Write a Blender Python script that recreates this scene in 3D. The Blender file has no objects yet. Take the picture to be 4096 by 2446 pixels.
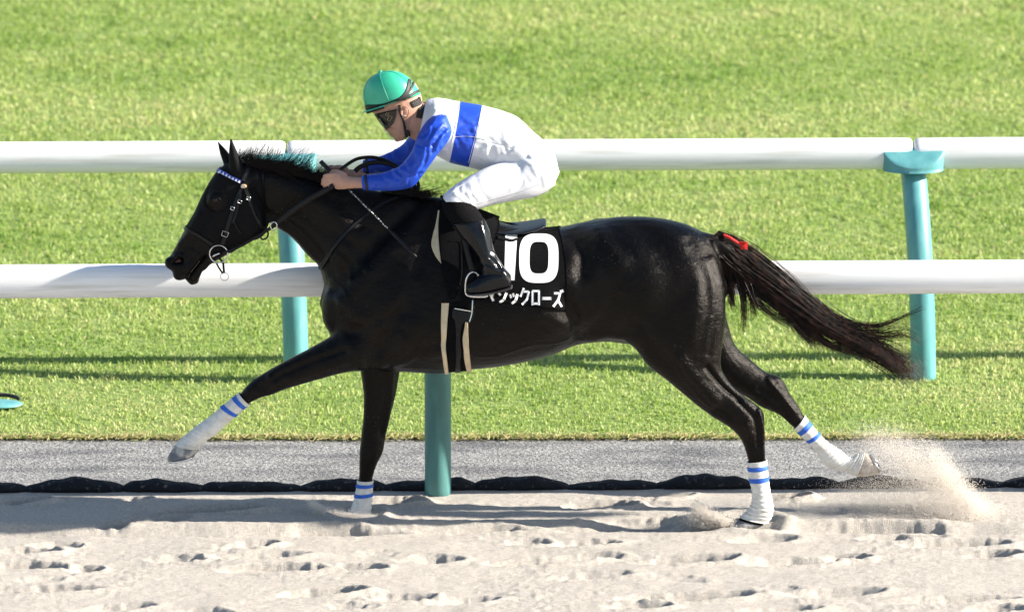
import bpy, bmesh, math, random
import numpy as np
from mathutils import Vector, Matrix
from mathutils.bvhtree import BVHTree

S = bpy.context.scene
COL = S.collection
rng = np.random.default_rng(7)
random.seed(7)
PI = math.pi

# ------------------------------------------------------------------ camera, sky, sun, exposure
TILT = math.radians(13.0)
DIST = 50.0
PXM = 857.0                       # picture pixels (4096 wide) per metre at the horse
FPX = PXM * DIST
ZC = 855.0 / PXM / math.cos(TILT)
FWD = np.array([0, math.cos(TILT), -math.sin(TILT)])
UPV = np.array([0, math.sin(TILT), math.cos(TILT)])
CAMP = np.array([0, 0, ZC]) - DIST * FWD
cd = bpy.data.cameras.new('camera')
cd.sensor_width = 36.0
cd.lens = 36.0 * FPX / 4096.0
cd.clip_start = 1.0
cd.clip_end = 2000.0
cd.dof.use_dof = True
cd.dof.focus_distance = DIST - 0.15
cd.dof.aperture_fstop = 3.6
cam = bpy.data.objects.new('camera', cd)
cam.location = CAMP
cam.rotation_euler = (PI / 2 - TILT, 0, 0)
COL.objects.link(cam)
S.camera = cam

SUN_AZ = math.radians(86.5)       # from the camera direction towards the right
SUN_EL = math.radians(26.0)
SUND = Vector((math.cos(SUN_EL) * math.sin(SUN_AZ), -math.cos(SUN_EL) * math.cos(SUN_AZ), math.sin(SUN_EL)))
w = bpy.data.worlds.new('World')
S.world = w
w.use_nodes = True
wn = w.node_tree.nodes
sky = wn.new('ShaderNodeTexSky')
sky.sky_type = 'NISHITA'
sky.sun_disc = False
sky.sun_elevation = SUN_EL
sky.sun_rotation = math.atan2(SUND.x, SUND.y)
sky.air_density = 1.0
sky.dust_density = 0.6
bgn = wn['Background']
bgn.inputs['Strength'].default_value = 0.07
w.node_tree.links.new(sky.outputs[0], bgn.inputs[0])
sl = bpy.data.lights.new('sun', 'SUN')
sl.energy = 5.0
sl.angle = math.radians(0.5)
sl.color = (1.0, 0.93, 0.82)
sun = bpy.data.objects.new('sun', sl)
sun.rotation_euler = SUND.to_track_quat('Z', 'Y').to_euler()
COL.objects.link(sun)
S.view_settings.view_transform = 'Standard'
S.view_settings.look = 'None'
S.view_settings.gamma = 1.0
S.view_settings.use_curve_mapping = False
S.view_settings.exposure = 1.5
S.cycles.max_bounces = 6
S.cycles.transparent_max_bounces = 12

# ------------------------------------------------------------------ helpers
def ray(u, v):
    d = FWD + (u - 2048.0) / FPX * np.array([1.0, 0, 0]) + (1223.0 - v) / FPX * UPV
    return d / np.linalg.norm(d)

def W(u, v, y=0.0):
    """point on the upright plane at depth y"""
    d = ray(u, v)
    return CAMP + d * ((y - CAMP[1]) / d[1])

def G(u, v, z=0.0):
    """point on the level plane at height z"""
    d = ray(u, v)
    return CAMP + d * ((z - CAMP[2]) / d[2])

def proj(P):
    R = P - CAMP
    dep = R @ FWD
    return 2048 + FPX * R[:, 0] / dep, 1223 - FPX * (R @ UPV) / dep

def NT(m):
    return m.node_tree.nodes, m.node_tree.links

def mat(name, col, rough=0.6, col2=None, nscale=20.0, spec=0.5, metal=0.0, bump=0.0, bscale=80.0, sheen=0.0, detail=6.0,
        aniso=None, coat=0.0, contrast=(0.35, 0.65), bdist=0.01, trans=0.0, alpha=1.0, rough2=None):
    m = bpy.data.materials.new(name)
    m.use_nodes = True
    n, l = NT(m)
    p = n['Principled BSDF']
    p.inputs['Base Color'].default_value = (*col, 1)
    p.inputs['Roughness'].default_value = rough
    p.inputs['Specular IOR Level'].default_value = spec
    p.inputs['Metallic'].default_value = metal
    if sheen:
        p.inputs['Sheen Weight'].default_value = sheen
        p.inputs['Sheen Roughness'].default_value = 0.4
    if coat:
        p.inputs['Coat Weight'].default_value = coat
        p.inputs['Coat Roughness'].default_value = 0.15
    if trans:
        p.inputs['Transmission Weight'].default_value = trans
    p.inputs['Alpha'].default_value = alpha
    tc = n.new('ShaderNodeTexCoord')
    mp = n.new('ShaderNodeMapping')
    l.new(tc.outputs['Object'], mp.inputs[0])
    if aniso:
        mp.inputs['Scale'].default_value = aniso
    if col2 is not None or rough2 is not None:
        t = n.new('ShaderNodeTexNoise')
        t.inputs['Scale'].default_value = nscale
        t.inputs['Detail'].default_value = detail
        l.new(mp.outputs[0], t.inputs['Vector'])
        r = n.new('ShaderNodeMapRange')
        r.inputs[1].default_value, r.inputs[2].default_value = contrast
        l.new(t.outputs[0], r.inputs[0])
        if col2 is not None:
            mx = n.new('ShaderNodeMix')
            mx.data_type = 'RGBA'
            mx.inputs[6].default_value = (*col, 1)
            mx.inputs[7].default_value = (*col2, 1)
            l.new(r.outputs[0], mx.inputs[0])
            l.new(mx.outputs[2], p.inputs['Base Color'])
        if rough2 is not None:
            r2 = n.new('ShaderNodeMapRange')
            r2.inputs[3].default_value, r2.inputs[4].default_value = rough, rough2
            l.new(r.outputs[0], r2.inputs[0])
            l.new(r2.outputs[0], p.inputs['Roughness'])
    if bump:
        t2 = n.new('ShaderNodeTexNoise')
        t2.inputs['Scale'].default_value = bscale
        t2.inputs['Detail'].default_value = 5.0
        l.new(mp.outputs[0], t2.inputs['Vector'])
        b = n.new('ShaderNodeBump')
        b.inputs['Strength'].default_value = bump
        b.inputs['Distance'].default_value = bdist
        l.new(t2.outputs[0], b.inputs['Height'])
        l.new(b.outputs[0], p.inputs['Normal'])
    return m

def make_obj(name, V, F, m, parent=None, smooth=True, label=None, cat=None, group=None, kind=None):
    me = bpy.data.meshes.new(name)
    V = np.asarray(V, dtype=np.float64)
    me.from_pydata(V.tolist() if len(V) < 200000 else V, [], F if isinstance(F, list) else F.tolist())
    me.validate()
    if smooth:
        me.polygons.foreach_set('use_smooth', np.ones(len(me.polygons), dtype=bool))
    me.update()
    return link_mesh(name, me, m, parent, label, cat, group, kind)

def link_mesh(name, me, m, parent=None, label=None, cat=None, group=None, kind=None):
    if m is not None and len(me.materials) == 0:
        for q in (m if isinstance(m, (list, tuple)) else [m]):
            me.materials.append(q)
    o = bpy.data.objects.new(name, me)
    COL.objects.link(o)
    if parent is not None:
        o.parent = parent
        o.matrix_parent_inverse = parent_inv(parent)
    tag(o, label, cat, group, kind)
    return o

def parent_inv(p):
    return Matrix.Translation(p.location).inverted() if p.parent is None else Matrix.Identity(4)

def tag(o, label=None, cat=None, group=None, kind=None):
    if label: o['label'] = label
    if cat: o['category'] = cat
    if group: o['group'] = group
    if kind: o['kind'] = kind
    return o

def empty(name, loc, label, cat, group=None):
    o = bpy.data.objects.new(name, None)
    o.location = loc
    o.empty_display_size = 0.05
    COL.objects.link(o)
    return tag(o, label, cat, group)

class MB:
    """collects verts and faces"""
    def __init__(self):
        self.V, self.F, self.n = [], [], 0
    def add(self, V, F):
        V = np.asarray(V, float)
        self.V.append(V)
        self.F += [tuple(int(i) + self.n for i in f) for f in F]
        self.n += len(V)
        return self
    def verts(self):
        return np.concatenate(self.V)
    def mirrored(self):
        o = MB()
        V = self.verts().copy()
        V[:, 1] *= -1
        o.add(V, [tuple(reversed(f)) for f in self.F])
        return o
    def both(self):
        m = self.mirrored()
        return MB().add(self.verts(), self.F).add(m.verts(), m.F)
    def obj(self, name, m, parent=None, **k):
        return make_obj(name, self.verts(), self.F, m, parent, **k)

def two(mb, name, m, parent):
    o = mb.obj(name, m, parent)
    mb.mirrored().obj(name, m, parent)
    return o

def cr(P, t):
    """Catmull-Rom through rows of P at parameter array t (0..n-1)"""
    P = np.asarray(P, float)
    n = len(P)
    t = np.clip(np.asarray(t, float), 0, n - 1)
    i = np.minimum(t.astype(int), n - 2)
    f = (t - i)[:, None]
    p1, p2 = P[i], P[i + 1]
    p0 = P[np.maximum(i - 1, 0)]
    p3 = P[np.minimum(i + 2, n - 1)]
    p0 = np.where((i == 0)[:, None], 2 * p1 - p2, p0)
    p3 = np.where((i >= n - 2)[:, None], 2 * p2 - p1, p3)
    return 0.5 * ((2 * p1) + (-p0 + p2) * f + (2 * p0 - 5 * p1 + 4 * p2 - p3) * f ** 2 + (-p0 + 3 * p1 - 3 * p2 + p3) * f ** 3)

def stations(pairs, y=0.0):
    """pairs: (u0,v0,u1,v1,w[,yc[,k]]) -> rows of top(3) bottom(3) w k"""
    R = []
    for p in pairs:
        yc = p[5] if len(p) > 5 else y
        k = p[6] if len(p) > 6 else 0.0
        R.append(np.concatenate([W(p[0], p[1], yc), W(p[2], p[3], yc), [p[4], k]]))
    return np.array(R)

def loft(pairs, y=0.0, seg=20, sub=4, inflate=0.0, t0=None, t1=None, cap=0.5, e=1.0, closed=True, ripple=None):
    R = stations(pairs, y)
    a, b = (0 if t0 is None else t0), (len(R) - 1 if t1 is None else t1)
    n = max(2, int(round((b - a) * sub)) + 1)
    T = np.linspace(a, b, n)
    Q = cr(R, T)
    top, bot, wd, kk = Q[:, :3], Q[:, 3:6], Q[:, 6], Q[:, 7]
    c = (top + bot) / 2
    ax = (top - bot) / 2
    L = np.linalg.norm(ax, axis=1)[:, None]
    axn = ax / np.maximum(L, 1e-6)
    L = L + inflate
    wd = wd + inflate
    if ripple is not None:
        rp = ripple(T)
        L = L + rp[:, None]
        wd = wd + rp
    th = np.linspace(0, 2 * PI, seg, endpoint=False)
    cs, sn = np.cos(th), np.sin(th)
    q = np.sign(sn) * np.abs(sn) ** e
    V = c[:, None, :] + axn[:, None, :] * (L[:, None, :] * cs[None, :, None])
    V[:, :, 1] += wd[:, None] * q[None, :] * (1 - kk[:, None] * cs[None, :])
    V = V.reshape(-1, 3)
    F = []
    for i in range(n - 1):
        for j in range(seg):
            F.append((i * seg + j, i * seg + (j + 1) % seg, (i + 1) * seg + (j + 1) % seg, (i + 1) * seg + j))
    if closed:
        k0 = len(V)
        d0 = c[0] - c[1]; d0 = d0 / (np.linalg.norm(d0) + 1e-9)
        d1 = c[-1] - c[-2]; d1 = d1 / (np.linalg.norm(d1) + 1e-9)
        V = np.vstack([V, c[0] + d0 * cap * min(L[0, 0], wd[0]), c[-1] + d1 * cap * min(L[-1, 0], wd[-1])])
        for j in range(seg):
            F.append((k0, (j + 1) % seg, j))
            o = (n - 1) * seg
            F.append((k0 + 1, o + j, o + (j + 1) % seg))
    # make outward orientation consistent
    m = MB().add(V, F)
    return m

def ellipsoid(c, r, rotv=None, seg=16, rings=10):
    V, F = [], []
    for i in range(rings + 1):
        p = PI * i / rings
        for j in range(seg):
            t = 2 * PI * j / seg
            V.append((math.sin(p) * math.cos(t) * r[0], math.sin(p) * math.sin(t) * r[1], math.cos(p) * r[2]))
    for i in range(rings):
        for j in range(seg):
            F.append((i * seg + j, (i + 1) * seg + j, (i + 1) * seg + (j + 1) % seg, i * seg + (j + 1) % seg))
    V = np.array(V)
    if rotv is not None:
        V = V @ np.array(rotv).T
    return MB().add(V + np.asarray(c, float), F)

def tube(P, r, seg=8, closed_path=False, caps=True, flat=None):
    """tube along points; r scalar or list; flat=(axis vector, factor) squashes"""
    P = np.asarray(P, float)
    n = len(P)
    r = np.full(n, r) if np.isscalar(r) else np.asarray(r, float)
    T = np.zeros_like(P)
    if closed_path:
        T = np.roll(P, -1, 0) - np.roll(P, 1, 0)
    else:
        T[1:-1] = P[2:] - P[:-2]
        T[0] = P[1] - P[0]
        T[-1] = P[-1] - P[-2]
    T /= np.linalg.norm(T, axis=1)[:, None] + 1e-12
    ref = np.array([0, 1.0, 0]) if abs(T[:, 1]).max() < 0.9 else np.array([0.0, 0, 1.0])
    if abs(T @ ref).max() > 0.95:
        ref = np.array([1.0, 0.02, 0.03])
    A = np.cross(T, ref); A /= np.linalg.norm(A, axis=1)[:, None] + 1e-12
    B = np.cross(T, A)
    th = np.linspace(0, 2 * PI, seg, endpoint=False)
    V = P[:, None, :] + r[:, None, None] * (A[:, None, :] * np.cos(th)[None, :, None] + B[:, None, :] * np.sin(th)[None, :, None])
    V = V.reshape(-1, 3)
    F = []
    for i in range(n if closed_path else n - 1):
        k = (i + 1) % n
        for j in range(seg):
            F.append((i * seg + j, i * seg + (j + 1) % seg, k * seg + (j + 1) % seg, k * seg + j))
    if caps and not closed_path:
        F.append(tuple(range(seg - 1, -1, -1)))
        F.append(tuple((n - 1) * seg + j for j in range(seg)))
    return MB().add(V, F)

def spline(P, n=24):
    P = np.asarray(P, float)
    return cr(P, np.linspace(0, len(P) - 1, n))

def mesh_arrays(me):
    V = np.empty(len(me.vertices) * 3); me.vertices.foreach_get('co', V); V = V.reshape(-1, 3)
    E = np.empty(len(me.edges) * 2, dtype=np.int64); me.edges.foreach_get('vertices', E); E = E.reshape(-1, 2)
    N = np.empty(len(me.vertices) * 3); me.vertices.foreach_get('normal', N); N = N.reshape(-1, 3)
    return V, E, N

def set_verts(me, V):
    me.vertices.foreach_set('co', np.ascontiguousarray(V).ravel())
    me.update()

def remesh(mb, voxel, smooth=4, name='m'):
    me = bpy.data.meshes.new(name)
    me.from_pydata(mb.verts().tolist(), [], mb.F)
    bm = bmesh.new(); bm.from_mesh(me)
    bmesh.ops.recalc_face_normals(bm, faces=bm.faces)
    bm.to_mesh(me); bm.free()
    o = bpy.data.objects.new('tmp', me)
    COL.objects.link(o)
    md = o.modifiers.new('r', 'REMESH')
    md.mode = 'VOXEL'
    md.voxel_size = voxel
    dg = bpy.context.evaluated_depsgraph_get()
    out = bpy.data.meshes.new_from_object(o.evaluated_get(dg))
    bpy.data.objects.remove(o)
    bpy.data.meshes.remove(me)
    laplace(out, smooth)
    out.polygons.foreach_set('use_smooth', np.ones(len(out.polygons), dtype=bool))
    out.name = name
    return out

def laplace(me, it, lam=0.5, mu=-0.52):
    V, E, N = mesh_arrays(me)
    n = len(V)
    deg = np.bincount(E.ravel(), minlength=n).astype(float)[:, None]
    for k in range(it * 2):
        A = np.zeros_like(V)
        for a in range(3):
            A[:, a] = np.bincount(E[:, 0], V[E[:, 1], a], n) + np.bincount(E[:, 1], V[E[:, 0], a], n)
        V = V + (lam if k % 2 == 0 else mu) * (A / deg - V)
    set_verts(me, V)

def soften(me, it):
    laplace(me, it, 0.5, 0.0)

def seg_dist(U, P):
    """distance of points U(n,2) to polyline P"""
    d = np.full(len(U), 1e9)
    for a, b in zip(P[:-1], P[1:]):
        a = np.array(a, float); b = np.array(b, float)
        ab = b - a
        t = np.clip(((U - a) @ ab) / (ab @ ab + 1e-9), 0, 1)
        d = np.minimum(d, np.linalg.norm(U - (a + t[:, None] * ab), axis=1))
    return d

def sculpt(me, strokes):
    """strokes: (polyline px, radius px, amount m, side) side n/f/b ; moves skin along its normal"""
    V, E, N = mesh_arrays(me)
    Vm = V.copy(); Vm[:, 1] = -np.abs(Vm[:, 1])
    un, vn = proj(V); ub, vb = proj(Vm)
    Un, Ub = np.stack([un, vn], 1), np.stack([ub, vb], 1)
    wgt = np.clip((np.abs(N[:, 1]) - 0.15) / 0.4, 0, 1)
    D = np.zeros(len(V))
    for P, r, a, s in strokes:
        U = Ub if s == 'b' else Un
        d = seg_dist(U, spline(P, 16) if len(P) > 2 else P)
        g = a * np.exp(-(d / r) ** 2) * wgt
        if s == 'n':
            g = g * (N[:, 1] < 0)
        D += g
    set_verts(me, V + N * D[:, None])

def noise_disp(me, amp, scale, seed=0, aniso=(1, 1, 1)):
    V, E, N = mesh_arrays(me)
    r = np.random.default_rng(seed)
    D = np.zeros(len(V))
    for k in range(14):
        kv = r.normal(size=3) * scale * np.array(aniso)
        D += np.sin(V @ kv + r.uniform(0, 6.28)) * r.uniform(0.4, 1)
    set_verts(me, V + N * (amp * D / 5)[:, None])

def bvh_of(me):
    V = [v.co.copy() for v in me.vertices]
    return BVHTree.FromPolygons(V, [tuple(p.vertices) for p in me.polygons])

def hit(bvh, u, v, off=0.0, yf=-0.05):
    d = ray(u, v)
    loc, nor, i, dist = bvh.ray_cast(Vector(CAMP), Vector(d))
    if loc is None:
        p = Vector(W(u, v, yf))
        loc, nor, i, dist = bvh.find_nearest(p)
    if nor.dot(Vector(d)) > 0:
        nor = -nor
    return np.array(loc) + np.array(nor) * off, np.array(nor)

def strap(bvh, pts, width, th=0.004, n=28, off=0.001, smooth_path=True, yf=-0.05, relax=0):
    """strap lying on a surface; pts px polyline, width px (number or pair)"""
    P = spline(pts, n) if smooth_path and len(pts) > 2 else cr(pts, np.linspace(0, len(pts) - 1, n)) if len(pts) > 2 else np.linspace(pts[0], pts[1], n)
    P = np.asarray(P, float)
    T = np.gradient(P, axis=0)
    T /= np.linalg.norm(T, axis=1)[:, None] + 1e-9
    Nn = np.stack([-T[:, 1], T[:, 0]], 1)
    wd = np.linspace(width[0], width[1], n) if isinstance(width, (tuple, list)) else np.full(n, width)
    rows = []
    for s in (-0.5, -0.17, 0.17, 0.5):
        row = [hit(bvh, *(P[i] + Nn[i] * wd[i] * s), 0.0, yf) for i in range(n)]
        rows.append(row)
    L = np.array([[h[0] for h in r] for r in rows])
    Nr = np.array([[h[1] for h in r] for r in rows])
    for k in range(relax):
        L[:, 1:-1] = (L[:, :-2] + 2 * L[:, 1:-1] + L[:, 2:]) / 4
    up = L + Nr * (off + th)
    dn = L + Nr * (off - 0.002)
    V = np.concatenate([up.reshape(-1, 3), dn.reshape(-1, 3)])
    F = []
    m = len(rows)
    for r in range(m - 1):
        for i in range(n - 1):
            F.append((r * n + i, r * n + i + 1, (r + 1) * n + i + 1, (r + 1) * n + i))
    o = m * n
    for r in (0, m - 1):
        for i in range(n - 1):
            F.append((r * n + i, r * n + i + 1, o + r * n + i + 1, o + r * n + i))
    for i in (0, n - 1):
        for r in range(m - 1):
            F.append((r * n + i, (r + 1) * n + i, o + (r + 1) * n + i, o + r * n + i))
    return MB().add(V, F)

def patch(bvh, left, right, nu=24, nv=24, th=0.004, off=0.002, yf=-0.05, relax=0):
    """sheet on a surface between two px edge curves, with a turned-in rim"""
    Lp, Rp = spline(left, nv), spline(right, nv)
    H = np.empty((nv, nu, 3)); Nn = np.empty((nv, nu, 3))
    for j in range(nv):
        for i in range(nu):
            p = Lp[j] + (Rp[j] - Lp[j]) * i / (nu - 1)
            H[j, i], Nn[j, i] = hit(bvh, p[0], p[1], 0.0, yf)
    for k in range(relax):
        H[1:-1, 1:-1] = (H[:-2, 1:-1] + H[2:, 1:-1] + H[1:-1, :-2] + H[1:-1, 2:]) / 4
    up = (H + Nn * (off + th)).reshape(-1, 3)
    dn = (H + Nn * (off - 0.003)).reshape(-1, 3)
    V = np.concatenate([up, dn])
    F = [(j * nu + i, j * nu + i + 1, (j + 1) * nu + i + 1, (j + 1) * nu + i) for j in range(nv - 1) for i in range(nu - 1)]
    o = nu * nv
    for j in (0, nv - 1):
        F += [(j * nu + i, j * nu + i + 1, o + j * nu + i + 1, o + j * nu + i) for i in range(nu - 1)]
    for i in (0, nu - 1):
        F += [(j * nu + i, (j + 1) * nu + i, o + (j + 1) * nu + i, o + j * nu + i) for j in range(nv - 1)]
    return MB().add(V, F)

def hair(paths, r0, r1):
    """paths (n,k,3) -> three-sided strands, vectorised"""
    P = np.asarray(paths, float)
    n, k, _ = P.shape
    T = np.gradient(P, axis=1)
    T /= np.linalg.norm(T, axis=2)[:, :, None] + 1e-12
    A = np.cross(T, np.array([0.1, 1.0, 0.2])); A /= np.linalg.norm(A, axis=2)[:, :, None] + 1e-12
    B = np.cross(T, A)
    rr = np.linspace(r0, r1, k)[None, :, None]
    V = np.stack([P + rr * (A * math.cos(t) + B * math.sin(t)) for t in (0.3, 2.39, 4.49)], axis=2)   # n,k,3,3
    idx = np.arange(n * k * 3).reshape(n, k, 3)
    F = []
    for j in range(3):
        a = idx[:, :-1, j]; b = idx[:, :-1, (j + 1) % 3]; c = idx[:, 1:, (j + 1) % 3]; d = idx[:, 1:, j]
        F.append(np.stack([a, b, c, d], -1).reshape(-1, 4))
    return V.reshape(-1, 3), np.concatenate(F)

def big_mesh(name, V, F, m, parent=None, **kw):
    """fast builder for uniform face arrays"""
    me = bpy.data.meshes.new(name)
    V = np.ascontiguousarray(V, dtype=np.float32); F = np.ascontiguousarray(F, dtype=np.int32)
    k = F.shape[1]
    me.vertices.add(len(V)); me.vertices.foreach_set('co', V.ravel())
    me.loops.add(F.size); me.loops.foreach_set('vertex_index', F.ravel())
    me.polygons.add(len(F))
    me.polygons.foreach_set('loop_start', np.arange(0, F.size, k, dtype=np.int32))
    me.polygons.foreach_set('loop_total', np.full(len(F), k, dtype=np.int32))
    sm = kw.pop('smooth', True)
    me.polygons.foreach_set('use_smooth', np.full(len(F), sm, dtype=bool))
    me.update(calc_edges=True)
    return link_mesh(name, me, m, parent, **kw)

def attr(o, name, vals):
    a = o.data.attributes.new(name, 'FLOAT', 'POINT')
    a.data.foreach_set('value', np.ascontiguousarray(vals, dtype=np.float32))

# ------------------------------------------------------------------ setting
def lattice(x, y, seed):
    xi, yi = np.floor(x).astype(np.int64), np.floor(y).astype(np.int64)
    fx, fy = x - xi, y - yi
    fx = fx * fx * (3 - 2 * fx); fy = fy * fy * (3 - 2 * fy)
    def h(a, b):
        n = (a * 374761393 + b * 668265263 + seed * 974634777) & 0xffffffff
        n = ((n ^ (n >> 13)) * 1274126177) & 0xffffffff
        return ((n ^ (n >> 16)) & 0xffff) / 65535.0
    return (h(xi, yi) * (1 - fx) + h(xi + 1, yi) * fx) * (1 - fy) + (h(xi, yi + 1) * (1 - fx) + h(xi + 1, yi + 1) * fx) * fy

def fbm(x, y, f, octv, seed):
    s = np.zeros_like(x); a = 1.0; t = 0
    for k in range(octv):
        s += a * (lattice(x * f + 17.3 * k, y * f + 5.1 * k, seed + k) - 0.5); t += a
        a *= 0.5; f *= 2.03
    return s / t

SLOPE = 0.0217
gE = G(1752, 1962); gA = G(2048, 1752); gF = G(3694, 1512)
def y_edge(x): return gE[1] + SLOPE * (x - gE[0])
def y_asph(x): return gA[1] + 0.004 * (x - gA[0])
def y_far(x): return gF[1] + SLOPE * (x - gF[0])

# sand
def graded(a, b, c, d, st, far=1.15):
    core = np.arange(b, c, st)
    lo, hi = [], []
    s, p = st, b
    while p > a:
        s *= far; p -= s; lo.append(p)
    s, p = st, core[-1]
    while p < d:
        s *= far; p += s; hi.append(p)
    return np.concatenate([lo[::-1], core, hi])

xs = graded(-60, -2.9, 2.9, 60, 0.0095)
ys = graded(-40, -1.75, 0.72, 0.73, 0.0095)
X, Y = np.meshgrid(xs, ys)
EDG = y_edge(X)
Z = 0.030 * fbm(X, Y * 2.0, 1.6, 3, 3) + 0.012 * fbm(X, Y * 1.4, 6.0, 3, 9) + 0.007 * fbm(X, Y * 1.2, 38.0, 3, 21) + 0.022 * fbm(X * .45, Y * 3.2, 2.4, 3, 61)
cl = np.clip(fbm(X, Y * 1.3, 2.3, 3, 33) * 6, 0, 1)
Z += cl * 0.008 * np.abs(fbm(X, Y, 26.0, 3, 5)) * 2
# hoof prints: (u, v, length m, depth m, turn)
PR = [(220, 2180, .16, .02, 0), (100, 2205, .2, .03, .1), (110, 2260, .24, .035, -.1), (340, 2268, .12, .03, .3), (700, 2232, .18, .02, 0), (1010, 2180, .16, .03, .2),
      (1030, 2225, .3, .025, .1), (1090, 2270, .34, .035, 0), (1420, 2265, .18, .025, -.1), (1720, 2232, .2, .02, .1), (160, 2352, .36, .025, .05), (1290, 2360, .26, .045, .1),
      (1600, 2380, .2, .025, 0), (450, 2425, .25, .025, .2), (1840, 2392, .22, .02, .1), (2330, 2168, .22, .02, .1), (2160, 2240, .32, .035, .1), (2330, 2225, .24, .02, .1),
      (2350, 2295, .26, .018, .1), (2750, 2240, .3, .045, .1), (3160, 2245, .28, .03, .1), (3380, 2225, .16, .03, 0), (3830, 2175, .32, .035, .05), (3970, 2215, .18, .045, 0),
      (2740, 2385, .42, .035, .1), (3330, 2370, .3, .025, .1), (3790, 2395, .4, .025, .1), (3560, 2150, .2, .03, 0), (2110, 2160, .14, .02, 0), (3050, 2150, .2, .02, .1),
      (90, 1998, .17, .045, 0), (540, 2000, .1, .03, 0), (1570, 2005, .2, .05, 0), (2400, 2020, .22, .05, 0), (2640, 1975, .2, .03, 0), (3120, 1990, .18, .06, 0), (480, 2100, .16, .03, .2),
      (850, 2040, .3, .05, 0), (1300, 2120, .26, .03, 0), (1450, 2125, .3, .025, 0), (2000, 2115, .3, .04, 0), (620, 2085, .22, .03, .2), (2530, 2090, .3, .03, 0), (3500, 2110, .4, .03, 0),
      (2550, 2420, .2, .03, 0), (3120, 2430, .25, .02, .1), (3990, 2430, .2, .03, 0), (800, 2440, .2, .02, 0)]
prints = [(G(u, v)[0], G(u, v)[1], L, d, a) for u, v, L, d, a in PR]
r2 = np.random.default_rng(3)
for k in range(18):
    prints.append((r2.uniform(-2.9, 2.9), r2.uniform(-1.75, 0.4), r2.uniform(.10, .2), r2.uniform(.006, .016), r2.uniform(-.4, .4)))
for px, py, L, d, a in prints:
    L = L * 1.2; d = d * (2.0 if d > .017 else 1.0)
    near = (np.abs(X - px) < L * 2) & (np.abs(Y - py) < 0.4)
    jj, ii = np.where(near)
    if len(jj) == 0: continue
    j0, j1, i0, i1 = jj.min(), jj.max() + 1, ii.min(), ii.max() + 1
    xx, yy = X[j0:j1, i0:i1] - px, Y[j0:j1, i0:i1] - py
    xr, yr = xx * math.cos(a) + yy * math.sin(a), -xx * math.sin(a) + yy * math.cos(a)
    xr = xr + 0.035 * fbm(xx + px, yy + py, 14, 3, 77); yr = yr + 0.03 * fbm(xx + px, yy + py, 14, 3, 78)
    q = np.sqrt((xr / (L * .55)) ** 2 + (yr / 0.055) ** 2)
    # steep far wall on the sun side, pushed-up rim towards the tail
    pit = -d * np.clip(1.25 - q, 0, 1) ** 0.8 * (1 + 0.5 * xr / L)
    rim = 0.25 * d * np.exp(-((q - 1.35) / 0.28) ** 2) * (0.5 + 0.5 * np.clip(xr / (L * .6), -1, 1)) 
    Z[j0:j1, i0:i1] += pit + rim + np.exp(-((q - 1.1) / .5) ** 2) * 0.012 * fbm(xx + px, yy + py, 30, 3, 41)
# long drag furrow in front of the horse
fy = G(2600, 2118)[1] + 0.05 * np.sin(X * 1.3 + 0.5) + 0.03 * fbm(X, X * 0, 3.0, 3, 55)
fr = (Y - fy)
Z += np.where(np.abs(fr) < 0.5, -0.032 * np.exp(-(fr / 0.055) ** 2) + 0.024 * np.exp(-((fr - 0.10) / 0.04) ** 2), 0)
# flatten where the bags lie, drop behind the edge
Z = np.where(Y > EDG - 0.12, Z * np.clip((EDG - Y) / 0.12, 0.15, 1), Z)
Z -= 0.006
# feet sink
for (u, v, r, dz) in ((1430, 2058, .10, -.03), (3000, 2088, .13, -.025)):
    g = G(u, v); q = np.hypot(X - g[0], Y - g[1]) / r
    Z += dz * np.exp(-q ** 4) + 0.02 * np.exp(-((q - 1.4) / .3) ** 2)
Y2 = np.minimum(Y, EDG + 0.06)
ny, nx = X.shape
idx = np.arange(nx * ny).reshape(ny, nx)
SV = np.stack([X, Y2, Z], -1).reshape(-1, 3)
SF = np.stack([idx[:-1, :-1], idx[:-1, 1:], idx[1:, 1:], idx[1:, :-1]], -1).reshape(-1, 4)
m_sand = mat('sand', (0.41, 0.368, 0.32), 0.9, (0.56, 0.518, 0.465), nscale=70, spec=0.25, bump=1.0, bscale=240, bdist=0.011, contrast=(.3, .7))
big_mesh('sand_track', SV, SF, m_sand, kind='structure')
sand_bvh = None

# asphalt service path
def strip(name, ya, yb, z, m, xr=(-60, 60), nx=80, nyy=4):
    xx = np.linspace(*xr, nx)
    V = np.array([(x, (ya(x) * (1 - t) + yb(x) * t), z) for t in np.linspace(0, 1, nyy) for x in xx])
    idx = np.arange(nx * nyy).reshape(nyy, nx)
    F = np.stack([idx[:-1, :-1], idx[:-1, 1:], idx[1:, 1:], idx[1:, :-1]], -1).reshape(-1, 4)
    return big_mesh(name, V, F, m, kind='structure')
m_asph = mat('asphalt', (0.20, 0.20, 0.205), 0.9, (0.38, 0.378, 0.375), nscale=60, spec=0.3, bump=1.0, bscale=110, bdist=0.03, contrast=(.36, .60), aniso=(.6, 1, 1))
_n, _l = NT(m_asph)
_t = _n.new('ShaderNodeTexNoise'); _t.inputs['Scale'].default_value = 2.6; _t.inputs['Detail'].default_value = 6
_mp = _n.new('ShaderNodeMapping'); _mp.inputs['Scale'].default_value = (.7, 2.2, 1)
_tc = _n.new('ShaderNodeTexCoord'); _l.new(_tc.outputs['Object'], _mp.inputs[0]); _l.new(_mp.outputs[0], _t.inputs['Vector'])
_r = _n.new('ShaderNodeValToRGB'); _r.color_ramp.elements[0].position, _r.color_ramp.elements[0].color = .33, (.55, .55, .57, 1); _r.color_ramp.elements[1].position, _r.color_ramp.elements[1].color = .56, (1.05, 1.04, 1.02, 1)
_l.new(_t.outputs[0], _r.inputs[0])
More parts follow.
